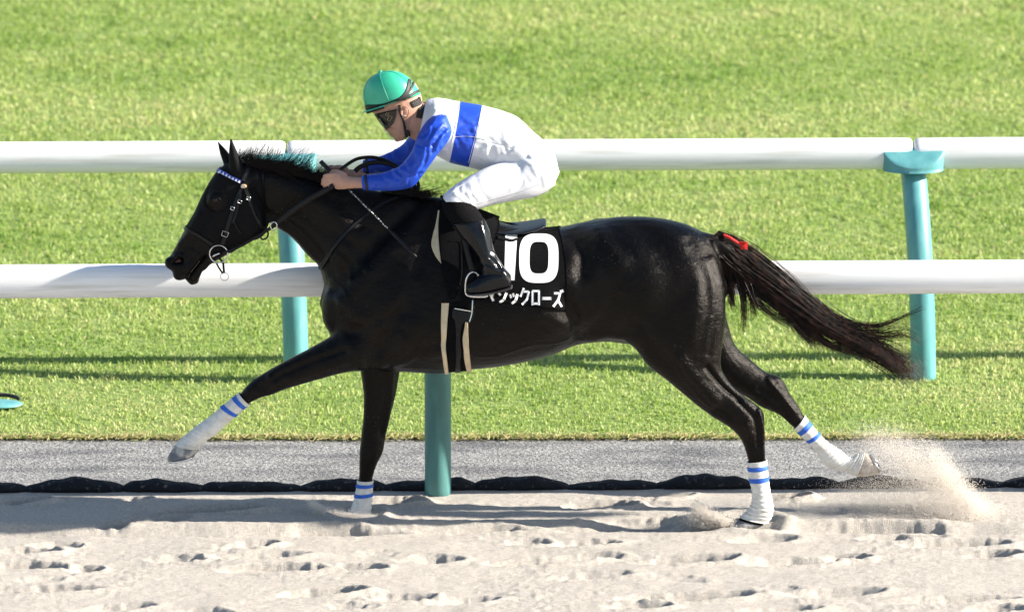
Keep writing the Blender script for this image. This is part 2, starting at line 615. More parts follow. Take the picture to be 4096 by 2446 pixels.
_m = _n.new('ShaderNodeMix'); _m.data_type = 'RGBA'; _m.blend_type = 'MULTIPLY'; _m.inputs[0].default_value = 1
_src = _n['Principled BSDF'].inputs['Base Color'].links[0].from_socket
_l.new(_src, _m.inputs[6]); _l.new(_r.outputs[0], _m.inputs[7]); _l.new(_m.outputs[2], _n['Principled BSDF'].inputs['Base Color'])
strip('asphalt_path', lambda x: y_edge(x) + 0.065, lambda x: y_asph(x) + 0.03, -0.004, m_asph)
m_soil = mat('soil', (0.10, 0.075, 0.05), 0.95, (0.16, 0.12, 0.08), nscale=30, bump=0.6, bscale=60)
def ground_sheet():
    V = [(-900, -900, -0.35), (900, -900, -0.35), (900, 900, -0.35), (-900, 900, -0.35)]
    make_obj('ground', V, [(0, 1, 2, 3)], m_soil, kind='structure', smooth=False)
ground_sheet()
m_turf = mat('turf', (0.13, 0.21, 0.04), 0.95, (0.23, 0.30, 0.08), nscale=14, bump=0.8, bscale=90)
strip('turf', lambda x: y_asph(x), lambda x: 500.0 + 0 * x, 0.002, m_turf, xr=(-400, 400), nx=400, nyy=40)

# grass blades
def grass_mat():
    m = bpy.data.materials.new('grass_blades'); m.use_nodes = True
    n, l = NT(m)
    p = n['Principled BSDF']
    a = n.new('ShaderNodeAttribute'); a.attribute_name = 'tint'
    r = n.new('ShaderNodeValToRGB')
    e = r.color_ramp.elements
    e[0].position, e[0].color = 0.0, (0.11, 0.22, 0.03, 1)
    e[1].position, e[1].color = 1.0, (0.60, 0.48, 0.26, 1)
    for pos, c in ((0.35, (0.25, 0.37, 0.07, 1)), (0.62, (0.385, 0.47, 0.135, 1)), (0.82, (0.54, 0.57, 0.25, 1))):
        k = e.new(pos); k.color = c
    l.new(a.outputs['Fac'], r.inputs[0])
    l.new(r.outputs[0], p.inputs['Base Color'])
    p.inputs['Roughness'].default_value = 0.5
    p.inputs['Specular IOR Level'].default_value = 0.45
    tr = n.new('ShaderNodeBsdfTranslucent')
    l.new(r.outputs[0], tr.inputs[0])
    mx = n.new('ShaderNodeMixShader'); mx.inputs[0].default_value = 0.45
    l.new(p.outputs[0], mx.inputs[1]); l.new(tr.outputs[0], mx.inputs[2])
    l.new(mx.outputs[0], n['Material Output'].inputs[0])
    return m
def grass(n, x0, x1, y0, y1, hmin, hmax, wd, seed, name, tint0=0.0, label=None):
    r = np.random.default_rng(seed)
    x = r.uniform(x0, x1, n)
    y = y0 + (y1 - y0) * r.random(n) ** 1.15
    ya = y_asph(x) + 0.025 * fbm(x, x * 0, 6, 3, 4) + 0.02
    keep = y > ya
    x, y, ya = x[keep], y[keep], ya[keep]
    n = len(x)
    h = r.uniform(hmin, hmax, n) * (0.8 + 0.6 * fbm(x, y, 1.7, 3, 8) + 0.5 * fbm(x, y, 9, 2, 18))
    h = h * np.clip((y - ya) / 0.12, 0.35, 1) * np.where(y < y_asph(x) + 1.2, 0.85, 1.0)
    az = r.uniform(0, 2 * PI, n)
    lean = r.uniform(0.2, 1.0, n)
    dx, dy = np.cos(az), np.sin(az)
    w0 = wd * r.uniform(0.6, 1.3, n) * (1 + 0.03 * y)
    tw = r.uniform(0, 2 * PI, n)
    sx, sy = np.cos(tw) * w0 / 2, np.sin(tw) * w0 / 2
    V = np.empty((n, 5, 3))
    V[:, 0] = np.stack([x - sx, y - sy, 0 * x], -1); V[:, 1] = np.stack([x + sx, y + sy, 0 * x], -1)
    mx_, my_ = x + dx * h * lean * .3, y + dy * h * lean * .3
    V[:, 2] = np.stack([mx_ - sx * .9, my_ - sy * .9, h * .6], -1); V[:, 3] = np.stack([mx_ + sx * .9, my_ + sy * .9, h * .6], -1)
    V[:, 4] = np.stack([x + dx * h * lean, y + dy * h * lean, h * (1.05 - .35 * lean)], -1)
    b = np.arange(n)[:, None] * 5
    F = np.concatenate([b + np.array([[0, 1, 3]]), b + np.array([[0, 3, 2]]), b + np.array([[2, 3, 4]])])
    t = 0.545 + r.normal(0, .12, n) + 0.3 * fbm(x, y, 0.9, 4, 12) + 0.38 * fbm(x, y, 6, 3, 15) + 0.5 * fbm(x * .25, y * 1.6, 1.3, 3, 91) + 0.04 * np.sin(y * 2.2 + 0.3 * x) + tint0
    t += np.clip((3.6 - y) / 2.2, 0, 1) * 0.14
    t = np.clip(t, 0, 0.9)
    dead = r.random(n) < np.where(y < ya + 0.10, 0.5, 0.03)
    t = np.where(dead, r.uniform(.85, 1, n), t)
    o = big_mesh(name, V.reshape(-1, 3), F, M_GRASS, smooth=False, label=label, cat='grass', kind='stuff')
    attr(o, 'tint', np.repeat(t, 5))
    return o
M_GRASS = grass_mat()
grass(345000, -5.0, 5.2, gA[1] - 0.05, 14.2, 0.018, 0.040, 0.0068, 5, 'grass', label='short bright green turf grass beyond the asphalt path')

# straw and dead thatch along the path edge
def straw():
    r = np.random.default_rng(77); n = 16000
    x = r.uniform(-4.6, 4.6, n)
    y = y_asph(x) + 0.03 * fbm(x, x * 0, 5, 4, 4) + r.normal(0.0, .022, n)
    L = r.uniform(.012, .04, n); a = r.uniform(0, 2 * PI, n); z = r.uniform(.002, .016, n)
    dx, dy = np.cos(a) * L / 2, np.sin(a) * L / 2; wx, wy = -np.sin(a) * .0018, np.cos(a) * .0018
    dz = r.uniform(-.004, .012, n)
    V = np.stack([np.stack([x - dx - wx, y - dy - wy, z], -1), np.stack([x - dx + wx, y - dy + wy, z + .002], -1), np.stack([x + dx + wx, y + dy + wy, z + dz + .002], -1), np.stack([x + dx - wx, y + dy - wy, z + dz], -1)], 1)
    o = big_mesh('straw', V.reshape(-1, 3), np.arange(n * 4).reshape(n, 4), M_GRASS, smooth=False, label='dry straw litter along the edge of the grass', cat='straw', kind='stuff')
    attr(o, 'tint', np.repeat(np.where(r.random(n) < .25, r.uniform(.1, .6, n), r.uniform(.88, 1, n)), 4))
straw()

# sand bags along the track edge
m_bag = mat('black_net', (0.012, 0.013, 0.017), 0.85, (0.10, 0.095, 0.09), nscale=38, bump=0.6, bscale=120, contrast=(.60, .72), spec=.2)
cuts = [-330, 105, 495, 815, 1195, 1540, 1902, 2266, 2628, 3000, 3345, 3700, 4020, 4420]
bagh = [.050, .060, .056, .052, .052, .056, .058, .044, .062, .056, .050, .048, .046]
ORD = ['first', 'second', 'third', 'fourth', 'fifth', 'sixth', 'seventh', 'eighth', 'ninth', 'tenth', 'eleventh', 'twelfth', 'thirteenth']
for i in range(len(cuts) - 1):
    ua, ub = cuts[i], cuts[i + 1]
    xa, xb = G(ua, 1965)[0] - .03, G(ub, 1965)[0] + .03
    xm, L = (xa + xb) / 2, (xb - xa)
    rr = np.random.default_rng(100 + i)
    n, sg = 40, 18
    V = []
    ph = rr.uniform(0, 6, 8)
    for k in range(n + 1):
        t = k / n
        prof = (max(0.0, 1 - abs(2 * t - 1) ** 5)) ** 0.5 * 0.55 + 0.45 * math.sin(PI * t) ** .5
        prof = max(prof, .30)
        skew = 1 + 0.16 * math.sin(PI * t * 1.4 + ph[0])
        hh = bagh[i] * prof * skew * (1 + 0.07 * math.sin(11 * t + ph[1]) + .05 * math.sin(23 * t + ph[4]))
        x = xa + L * t
        yc = y_edge(x) + 0.075
        for j in range(sg):
            a = 2 * PI * j / sg
            lump_ = 1 + .05 * math.sin(5 * a + 13 * t + ph[3]) + .04 * math.sin(3 * a - 29 * t + ph[5])
            V.append((x, yc + 0.06 * prof * math.cos(a) * lump_, -0.018 + hh * 0.5 + hh * 0.5 * math.copysign(abs(math.sin(a)) ** .8, math.sin(a)) * lump_))
    F = [(k * sg + j, k * sg + (j + 1) % sg, (k + 1) * sg + (j + 1) % sg, (k + 1) * sg + j) for k in range(n) for j in range(sg)]
    F += [tuple(range(sg - 1, -1, -1)), tuple(n * sg + j for j in range(sg))]
    make_obj('sandbag', V, F, m_bag, label=ORD[i] + ' black sandbag from the left in the row between sand and asphalt', cat='sandbag', group='black sandbags along the track edge')

# rails
m_rail = mat('rail_white', (0.82, 0.82, 0.82), 0.34, (0.56, 0.54, 0.50), nscale=7, aniso=(0.25, 1, 5), contrast=(.50, .76), bump=.06, bscale=9, detail=9)
m_teal = mat('teal_paint', (0.085, 0.28, 0.30), 0.40, (0.14, 0.37, 0.38), nscale=16, aniso=(1, 1, .25), contrast=(.4, .7), bump=.08, bscale=30)
m_rubber = mat('rubber', (0.02, 0.02, 0.022), 0.7)
def rail_piece(x0, x1, yf, zc, rz, ry):
    prof = []
    for k in range(28):
        a = 2 * PI * k / 28
        prof.append((math.copysign(abs(math.cos(a)) ** .85, math.cos(a)) * ry, math.copysign(abs(math.sin(a)) ** .85, math.sin(a)) * rz))
    st = [(x0, .80), (x0 + .004, .88), (x0 + .012, .95), (x0 + .03, 1.0)] + [(x0 + (x1 - x0) * t, 1.0) for t in np.linspace(.05, .95, 12)] + [(x1 - .03, 1.0), (x1 - .012, .95), (x1 - .004, .88), (x1, .80)]
    V = [(x, yf(x) + a * s, zc + b * s) for x, s in st for a, b in prof]
    m = 28
    F = [(i * m + j, i * m + (j + 1) % m, (i + 1) * m + (j + 1) % m, (i + 1) * m + j) for i in range(len(st) - 1) for j in range(m)]
    F += [tuple(range(m - 1, -1, -1)), tuple((len(st) - 1) * m + j for j in range(m))]
    return MB().add(V, F)

m_teal_shaded = mat('green_teal_shaded', (0.055, 0.17, 0.16), 0.45, (0.085, 0.23, 0.22), nscale=16, aniso=(1, 1, .25), contrast=(.4, .7), bump=.08, bscale=30)  # greener near-post paint, with the horse's shade darkened into its colour
def fence(label, posts, yb, over, v_mid, u_ref, rz, lean, capside, paint=None):
    """posts: base x; over: rail offset in y from the post foot; capside -1 = cap faces camera"""
    xr = posts[1]
    root = empty('rail_fence', (xr, yb(xr), 0), label, 'fence')
    yrail = lambda x: yb(x) + over
    pu = W(u_ref, v_mid, yrail(0))
    zr = pu[2]
    ends = [posts[0] - 1.4] + [p + lean for p in posts] + [posts[-1] + 1.4]
    for a, b in zip(ends[:-1], ends[1:]):
        rail_piece(a + .004, b - .004, yrail, zr, rz, rz * .92).obj('rail', m_rail, root)
    for p in posts:
        pth = []
        for t in np.linspace(0, 1, 16):
            s = t ** 3
            pth.append((p + lean * (0.25 * t + .75 * t ** 2.2), yb(p) + over * s, -0.05 + (zr - rz * .8 + .05) * t))
        po = tube(pth, .0625, 24).obj('post', paint or m_teal, root)
        # cap: half-round saddle in front of the rail joint
        V, F = [], []
        N = 20
        pc, yc = p + lean, yrail(p + lean)
        sgn = capside
        hw, dp, h = .150, .07, .112
        zb = zr - rz * .92
        y0 = yc + sgn * (rz * .55)
        def P(a, lvl):
            ex = math.cos(a) * hw; ey = math.sin(a)
            d = (abs(ey) ** .75) * (dp + rz * .45)
            return ex, d
        rows = []
        for lvl in range(5):
            row = []
            for k in range(N + 1):
                a = PI * k / N
                ex, d = P(a, lvl)
                dm = dp + rz * .45
                ztop = h - (h - .03) * (d / dm) ** 1.2 if lvl >= 1 else 0
                if lvl == 0: z, q = 0.0, d * .98
                elif lvl == 1: z, q = min(ztop, .02), d
                elif lvl == 2: z, q = max(ztop - .004, 0.02), d
                elif lvl == 3: z, q = ztop, d * .985
                else: z, q = h, 0.0
                row.append((pc + ex, y0 + sgn * q, zb + z))
            rows.append(row)
        # inner rings of the sloped top
        top = []
        for s in (0.8, 0.55, 0.3, 0.0):
            row = []
            for k in range(N + 1):
                a = PI * k / N
                ex, d = P(a, 3)
                dm = dp + rz * .45
                dd = d * s
                row.append((pc + ex, y0 + sgn * dd, zb + h - (h - .03) * (dd / dm) ** 1.2))
            top.append(row)
        rows = rows[:4] + top
        V = [q for r in rows for q in r]
        M = N + 1
        F = [(i * M + j, i * M + j + 1, (i + 1) * M + j + 1, (i + 1) * M + j) for i in range(len(rows) - 1) for j in range(N)]
        F.append(tuple(range(M)))
        bmc = MB().add(V, F)
        bmc.obj('cap', paint or m_teal, po)
    return root
lean = W(3660, 675, gF[1])[0] - gF[0]
xl = G(1187, 1515)[0]
spf = gF[0] - xl
fence('far white rail fence on leaning teal posts, standing on the turf', [xl - spf, xl, gF[0], gF[0] + spf], y_far, 0.28, 621, 2048, .0775, lean, -1)
fence('near white rail fence behind the horse, teal post at the sand edge', [gE[0] - 3.0, gE[0], gE[0] + 3.0], lambda x: y_edge(x) - 0.02, -0.13, 1115, 2048, .0785, 0.0, -1, m_teal_shaded)

# teal cover sunk in the turf at the left edge
gc = G(-10, 1632)
ground_cap = empty('ground_socket_cover', (gc[0], gc[1], 0), 'low teal cover sunk in the grass at the left picture edge', 'cover')
ellipsoid((gc[0], gc[1], 0.022), (0.125, 0.085, 0.016)).obj('lid', m_teal, ground_cap)
tube([(gc[0] + .105 * math.cos(a), gc[1] + .055 + .075 * math.sin(a), 0.034 - .004 * math.cos(2 * a)) for a in np.linspace(.05, PI - .05, 16)], np.array([.004] + [.010] * 14 + [.004]), 10).obj('rim', m_rubber, ground_cap)

# ------------------------------------------------------------------ horse
TORSO = [(1303, 1120, 1303, 1280, .07), (1330, 1020, 1330, 1360, .16, 0, .1), (1410, 900, 1400, 1440, .225, 0, .2), (1520, 835, 1510, 1474, .25, 0, .3), (1640, 800, 1640, 1482, .265, 0, .38),
         (1760, 790, 1760, 1486, .28, 0, .42), (1900, 850, 1900, 1468, .30, 0, .25), (2050, 905, 2050, 1450, .315, 0, .10), (2200, 918, 2200, 1414, .305, 0, .02), (2310, 897, 2310, 1374, .275, 0, 0),
         (2420, 877, 2420, 1360, .262, 0, .02), (2520, 868, 2520, 1372, .268, 0, .05), (2640, 875, 2640, 1380, .27, 0, .08), (2750, 900, 2750, 1370, .25, 0, .1), (2830, 945, 2830, 1330, .20, 0, .1),
         (2880, 1020, 2880, 1270, .13), (2898, 1090, 2898, 1200, .07)]
NECK = [(975, 645, 1030, 860, .068), (1060, 650, 1100, 905, .074), (1130, 662, 1165, 950, .082), (1210, 682, 1222, 1012, .095), (1320, 715, 1275, 1066, .112, 0, .1), (1440, 748, 1300, 1150, .145, 0, .2),
        (1560, 770, 1335, 1300, .17, 0, .25), (1680, 785, 1460, 1400, .185, 0, .3)]
HEAD = [(925, 648, 1015, 680, .055), (878, 676, 1062, 815, .080), (842, 722, 1068, 890, .092), (812, 778, 1035, 935, .095), (784, 838, 975, 976, .086), (752, 893, 918, 1014, .070),
        (722, 944, 872, 1038, .058), (697, 992, 838, 1060, .052), (678, 1026, 814, 1080, .055), (662, 1050, 803, 1098, .056), (672, 1072, 800, 1106, .050), (705, 1092, 790, 1116, .034)]
THIGH = [(2470, 1120, 2860, 1020, .10, -.11), (2450, 1240, 2895, 1120, .128, -.135), (2480, 1345, 2905, 1210, .128, -.145), (2535, 1390, 2903, 1300, .115, -.15), (2590, 1460, 2890, 1400, .095, -.155), (2660, 1515, 2884, 1462, .08, -.155),
         (2725, 1570, 2902, 1503, .068, -.15), (2783, 1618, 2937, 1546, .058, -.145), (2850, 1668, 2982, 1583, .05, -.14), (2911, 1705, 3030, 1618, .047, -.135), (2950, 1740, 3057, 1652, .045, -.13),
         (2972, 1778, 3060, 1725, .042, -.13), (2985, 1815, 3061, 1790, .037, -.13), (2993, 1852, 3064, 1845, .033, -.13), (3000, 1910, 3069, 1902, .031, -.13), (3012, 1970, 3078, 1970, .031, -.13),
         (3006, 2020, 3090, 2035, .038, -.13), (2968, 2062, 3070, 2085, .034, -.13), (2920, 2085, 3020, 2112, .044, -.13), (2895, 2098, 2998, 2126, .046, -.13)]
HINDF = [(2560, 1180, 2880, 1130, .11, .14), (2700, 1380, 2915, 1300, .10, .15), (2830, 1500, 2945, 1385, .083, .15), (2905, 1548, 3001, 1435, .068, .15), (2985, 1588, 3065, 1486, .056, .15), (3050, 1630, 3114, 1501, .05, .15),
         (3098, 1648, 3140, 1528, .046, .15), (3132, 1670, 3160, 1572, .043, .15), (3160, 1698, 3192, 1614, .037, .15), (3178, 1712, 3218, 1664, .033, .15), (3220, 1752, 3262, 1722, .031, .15),
         (3263, 1795, 3306, 1768, .031, .15), (3297, 1848, 3362, 1804, .038, .15), (3338, 1873, 3395, 1830, .034, .15), (3388, 1880, 3432, 1818, .036, .15), (3430, 1900, 3458, 1812, .046, .15), (3488, 1897, 3466, 1813, .049, .15), (3522, 1886, 3476, 1820, .046, .15)]
FOREN = [(1400, 1190, 1640, 1380, .09, -.13), (1350, 1300, 1560, 1460, .105, -.15), (1325, 1340, 1470, 1480, .098, -.155), (1247, 1386, 1385, 1487, .078, -.155), (1144, 1440, 1272, 1519, .062, -.15), (1062, 1485, 1158, 1550, .051, -.145),
         (1008, 1518, 1092, 1577, .047, -.14), (980, 1546, 1050, 1588, .043, -.14), (955, 1576, 993, 1616, .033, -.14), (897, 1621, 947, 1655, .029, -.14), (841, 1668, 902, 1695, .029, -.14),
         (787, 1706, 856, 1737, .036, -.14), (747, 1740, 815, 1762, .033, -.14), (716, 1766, 796, 1784, .038, -.14), (692, 1795, 793, 1798, .047, -.14), (674, 1826, 786, 1809, .052, -.14), (674, 1838, 780, 1815, .050, -.14)]
FOREF = [(1400, 1300, 1650, 1300, .08, .12), (1430, 1420, 1620, 1420, .082, .125), (1441, 1483, 1601, 1483, .07, .13), (1452, 1575, 1588, 1558, .058, .13), (1450, 1672, 1566, 1655, .05, .13), (1441, 1760, 1543, 1750, .045, .13),
         (1436, 1810, 1533, 1808, .045, .13), (1435, 1850, 1511, 1846, .042, .13), (1435, 1890, 1497, 1890, .034, .13), (1432, 1930, 1488, 1930, .03, .13), (1421, 1990, 1486, 1985, .03, .13),
         (1406, 2035, 1480, 2035, .037, .13), (1385, 2070, 1470, 2080, .033, .13), (1355, 2092, 1450, 2105, .045, .13)]
EARN = [(921, 548, 925, 548, .004, -.055), (917, 575, 934, 573, .014, -.055), (915, 615, 948, 608, .022, -.055), (917, 655, 965, 645, .026, -.052), (926, 690, 977, 685, .026, -.05), (940, 712, 978, 712, .022, -.045)]
EARF = [(867, 563, 871, 562, .004, .06), (872, 585, 888, 580, .014, .06), (880, 615, 908, 603, .022, .06), (890, 645, 925, 628, .026, .055), (905, 675, 945, 660, .024, .05)]
TAILDOCK = [(2800, 925, 2830, 985, .06), (2850, 935, 2858, 1010, .05), (2905, 952, 2890, 1030, .045), (2960, 990, 2930, 1060, .035), (3010, 1030, 2985, 1085, .02)]

hb = MB()
for P, kw in ((TORSO, dict(seg=36)), (NECK, dict(seg=28)), (HEAD, dict(seg=28, e=.85)), (THIGH, {}), (HINDF, {}), (FOREN, {}), (FOREF, {}), (EARN, dict(seg=12)), (EARF, dict(seg=12)), (TAILDOCK, {})):
    L = loft(P, **kw)
    hb.add(L.verts(), L.F)
def lump(u, v, y, ru, rv, ry, rot=0):
    c, s = math.cos(rot), math.sin(rot)
    e = ellipsoid(W(u, v, y), (ru / PXM, ry, rv / PXM), [[c, 0, s], [0, 1, 0], [-s, 0, c]])
    hb.add(e.verts(), e.F)
for sg in (-1, 1):
    lump(1600, 1330, sg * .165, 120, 120, .085)          # triceps
    lump(862, 802, sg * .074, 38, 28, .021)              # eye socket
    lump(1000, 880, sg * .05, 80, 85, .036)              # cheek
    lump(705, 1052, sg * .042, 30, 24, .018, -.4)        # nostril wing
    lump(716, 1098, sg * .014, 26, 24, .030, .4)
    lump(770, 1116, sg * .010, 28, 21, .026, .3)
    lump(678, 1052, sg * .022, 20, 26, .030, -.3)
    lump(2580, 1250, sg * .155, 110, 130, .10)           # stifle
    lump(1345, 1235, sg * .09, 60, 110, .09)
lump(2730, 1490, -.16, 60, 60, .06, .7)
lump(1395, 1425, -.18, 70, 48, .06, -.3)                 # forearm belly
HORSE_ME = remesh(hb, 0.0070, 3, 'body')
soften(HORSE_ME, 3)
_V0, _, _ = mesh_arrays(HORSE_ME)
soften(HORSE_ME, 11)
_V1, _, _ = mesh_arrays(HORSE_ME)
_u, _v = proj(_V1)
_w = np.clip((850 - _u) / 40, 0, 1)[:, None] * np.clip((_v - 980) / 40, 0, 1)[:, None]
set_verts(HORSE_ME, _V1 * (1 - _w) + _V0 * _w)
A = 0.0019
sculpt(HORSE_ME, [
    # shoulder blade, point of shoulder, arm
    ([(1690, 860), (1600, 960), (1480, 1090), (1380, 1210)], 34, 6 * A, 'b'), ([(1640, 840), (1520, 960), (1410, 1080), (1345, 1160)], 26, -7 * A, 'b'),
    ([(1740, 900), (1690, 1040), (1640, 1180), (1610, 1290)], 40, -8 * A, 'b'), ([(1350, 1190), (1420, 1260), (1520, 1300)], 32, 6 * A, 'b'),
    ([(1400, 1330), (1500, 1290), (1600, 1250)], 24, -6 * A, 'n'), ([(1560, 1310), (1520, 1400), (1480, 1450)], 26, -9 * A, 'b'), ([(1480, 1340), (1560, 1230), (1660, 1130)], 40, 5 * A, 'b'),
    ([(1640, 1300), (1600, 1400), (1530, 1440)], 40, 7 * A, 'b'), ([(1660, 1440), (1720, 1380), (1830, 1350)], 26, -5 * A, 'b'), ([(1580, 1450), (1700, 1420), (1830, 1400)], 20, 5 * A, 'b'),
    # neck: jugular groove, crest
    ([(1075, 860), (1160, 900), (1250, 980), (1330, 1090)], 20, -7 * A, 'b'), ([(1100, 900), (1180, 945), (1260, 1030)], 16, 3 * A, 'b'), ([(1040, 720), (1180, 760), (1320, 840), (1430, 940)], 36, 5 * A, 'b'),
    ([(1100, 820), (1220, 860), (1340, 960)], 30, -4 * A, 'b'), ([(1350, 800), (1420, 880), (1500, 930)], 30, -5 * A, 'b'), ([(1330, 960), (1400, 1000), (1460, 1080)], 26, 5 * A, 'b'),
    # head
    ([(800, 860), (760, 930), (720, 980)], 12, 5 * A, 'b'), ([(840, 850), (800, 920), (770, 985)], 16, -5 * A, 'b'), ([(870, 905), (900, 940), (930, 960)], 22, -4 * A, 'b'),
    ([(985, 800), (1035, 860), (1020, 920), (960, 970)], 14, 4 * A, 'b'), ([(1010, 760), (1060, 850), (1055, 930)], 12, -8 * A, 'b'),
    ([(822, 1028), (785, 1066), (742, 1128)], 6, -14 * A, 'b'), ([(822, 1060), (795, 1095), (768, 1126)], 11, 6 * A, 'b'), ([(800, 1020), (768, 1060), (732, 1106)], 11, 6 * A, 'b'), ([(812, 1065), (800, 1110)], 5, -4 * A, 'b'),
    ([(698, 1044), (722, 1040)], 13, -20 * A, 'b'), ([(728, 1024), (746, 1050), (738, 1082)], 8, 7 * A, 'b'), ([(686, 1036), (705, 1024), (728, 1022)], 7, 6 * A, 'b'), ([(750, 1045), (748, 1080), (730, 1095)], 6, -5 * A, 'b'),
    # ribs and flank
    ([(2250, 1180), (2300, 1290), (2320, 1360)], 30, -12 * A, 'b'), ([(2290, 930), (2330, 1010), (2330, 1090)], 34, -11 * A, 'b'), ([(2170, 1260), (2250, 1300), (2330, 1330)], 26, 6 * A, 'b'),
    ([(2330, 1340), (2420, 1290), (2470, 1200)], 26, -9 * A, 'b'), ([(2330, 1370), (2420, 1340), (2490, 1345)], 14, 7 * A, 'b'),
    # quarters
    ([(2385, 910), (2420, 980), (2480, 1050)], 40, 8 * A, 'b'), ([(2560, 900), (2640, 1000), (2680, 1150), (2660, 1300)], 60, -7 * A, 'b'), ([(2760, 960), (2810, 1100), (2830, 1250), (2810, 1400)], 26, -2.6 * A, 'b'),
    ([(2850, 1060), (2868, 1160), (2860, 1280), (2835, 1420)], 12, -2 * A, 'b'), ([(2790, 1050), (2790, 1200), (2770, 1350)], 34, 5 * A, 'b'), ([(2850, 1120), (2850, 1250), (2820, 1390)], 18, 1.5 * A, 'b'),
    ([(2560, 1300), (2620, 1400), (2700, 1470)], 26, -7 * A, 'n'), ([(2720, 1440), (2790, 1520), (2860, 1600)], 26, 9 * A, 'n'), ([(2830, 1470), (2890, 1540), (2960, 1600)], 10, -10 * A, 'n'),
    ([(2860, 1640), (2920, 1670)], 12, -6 * A, 'n'), ([(2960, 1610), (3020, 1680), (3030, 1780)], 10, -5 * A, 'n'), ([(3035, 1640), (3050, 1720), (3052, 1840)], 7, 5 * A, 'n'), ([(3005, 1760), (3012, 1850)], 8, -4 * A, 'n'), ([(2985, 1700), (2995, 1730)], 14, 5 * A, 'n'),
    # veins
    ([(2330, 1330), (2230, 1370), (2120, 1380), (2000, 1420), (1900, 1425)], 5, 1.6 * A, 'b'), ([(2120, 1380), (2040, 1330), (1960, 1320)], 5, 1.3 * A, 'b'), ([(2230, 1370), (2180, 1320)], 4, 1.3 * A, 'b'),
    ([(1700, 1420), (1640, 1380), (1600, 1330)], 5, 1.5 * A, 'b'), ([(1330, 1120), (1390, 1180), (1410, 1260), (1400, 1330)], 5, 1.4 * A, 'b'), ([(2640, 1420), (2720, 1500), (2800, 1590), (2900, 1680)], 5, 1.6 * A, 'n'),
    ([(2700, 1250), (2730, 1340), (2740, 1430)], 5, 1.4 * A, 'b'), ([(1340, 1400), (1240, 1430), (1150, 1480)], 4, 1.4 * A, 'n'), ([(840, 860), (860, 900), (850, 950), (820, 1000)], 4, 1.5 * A, 'b'), ([(900, 900), (880, 940), (850, 960)], 4, 1.2 * A, 'b'),
    # skin folds behind the elbow and in the flank
    ([(2290, 1230), (2310, 1260), (2315, 1300)], 5, -2.2 * A, 'b'), ([(2275, 1240), (2293, 1270), (2298, 1310)], 5, 2 * A, 'b'), ([(2310, 1220), (2328, 1250), (2333, 1290)], 5, 2 * A, 'b'), ([(2262, 1255), (2276, 1285), (2280, 1320)], 5, -2 * A, 'b'),
    ([(1690, 1330), (1660, 1390), (1610, 1430)], 7, -3 * A, 'b'), ([(1720, 1340), (1690, 1400), (1640, 1440)], 7, 2 * A, 'b'), ([(1345, 1010), (1390, 1060), (1400, 1120)], 10, 4 * A, 'b'), ([(1400, 960), (1440, 1030), (1450, 1090)], 12, -4 * A, 'b'),
    # far hock
    ([(3040, 1560), (3100, 1600), (3150, 1660)], 10, -5 * A, 'n'), ([(3075, 1520), (3125, 1580), (3180, 1650)], 9, 4 * A, 'n'),
    # near foreleg
    ([(1380, 1400), (1260, 1440), (1140, 1490), (1060, 1540)], 12, -6 * A, 'n'), ([(1400, 1440), (1300, 1470), (1160, 1520)], 14, 4 * A, 'n'), ([(1082, 1515), (1090, 1535)], 14, 7 * A, 'n'), ([(1040, 1545), (1060, 1560)], 10, -5 * A, 'n'), ([(1420, 1400), (1440, 1430)], 34, 6 * A, 'n'),
    ([(1540, 1490), (1540, 1600), (1525, 1740)], 14, -5 * A, 'n'), ([(1500, 1790), (1490, 1830)], 14, 4 * A, 'n'), ([(1570, 1490), (1560, 1600), (1540, 1720)], 9, 4 * A, 'n'),
])
noise_disp(HORSE_ME, 0.0016, 22, 2)
noise_disp(HORSE_ME, 0.0008, 60, 3)
soften(HORSE_ME, 1)

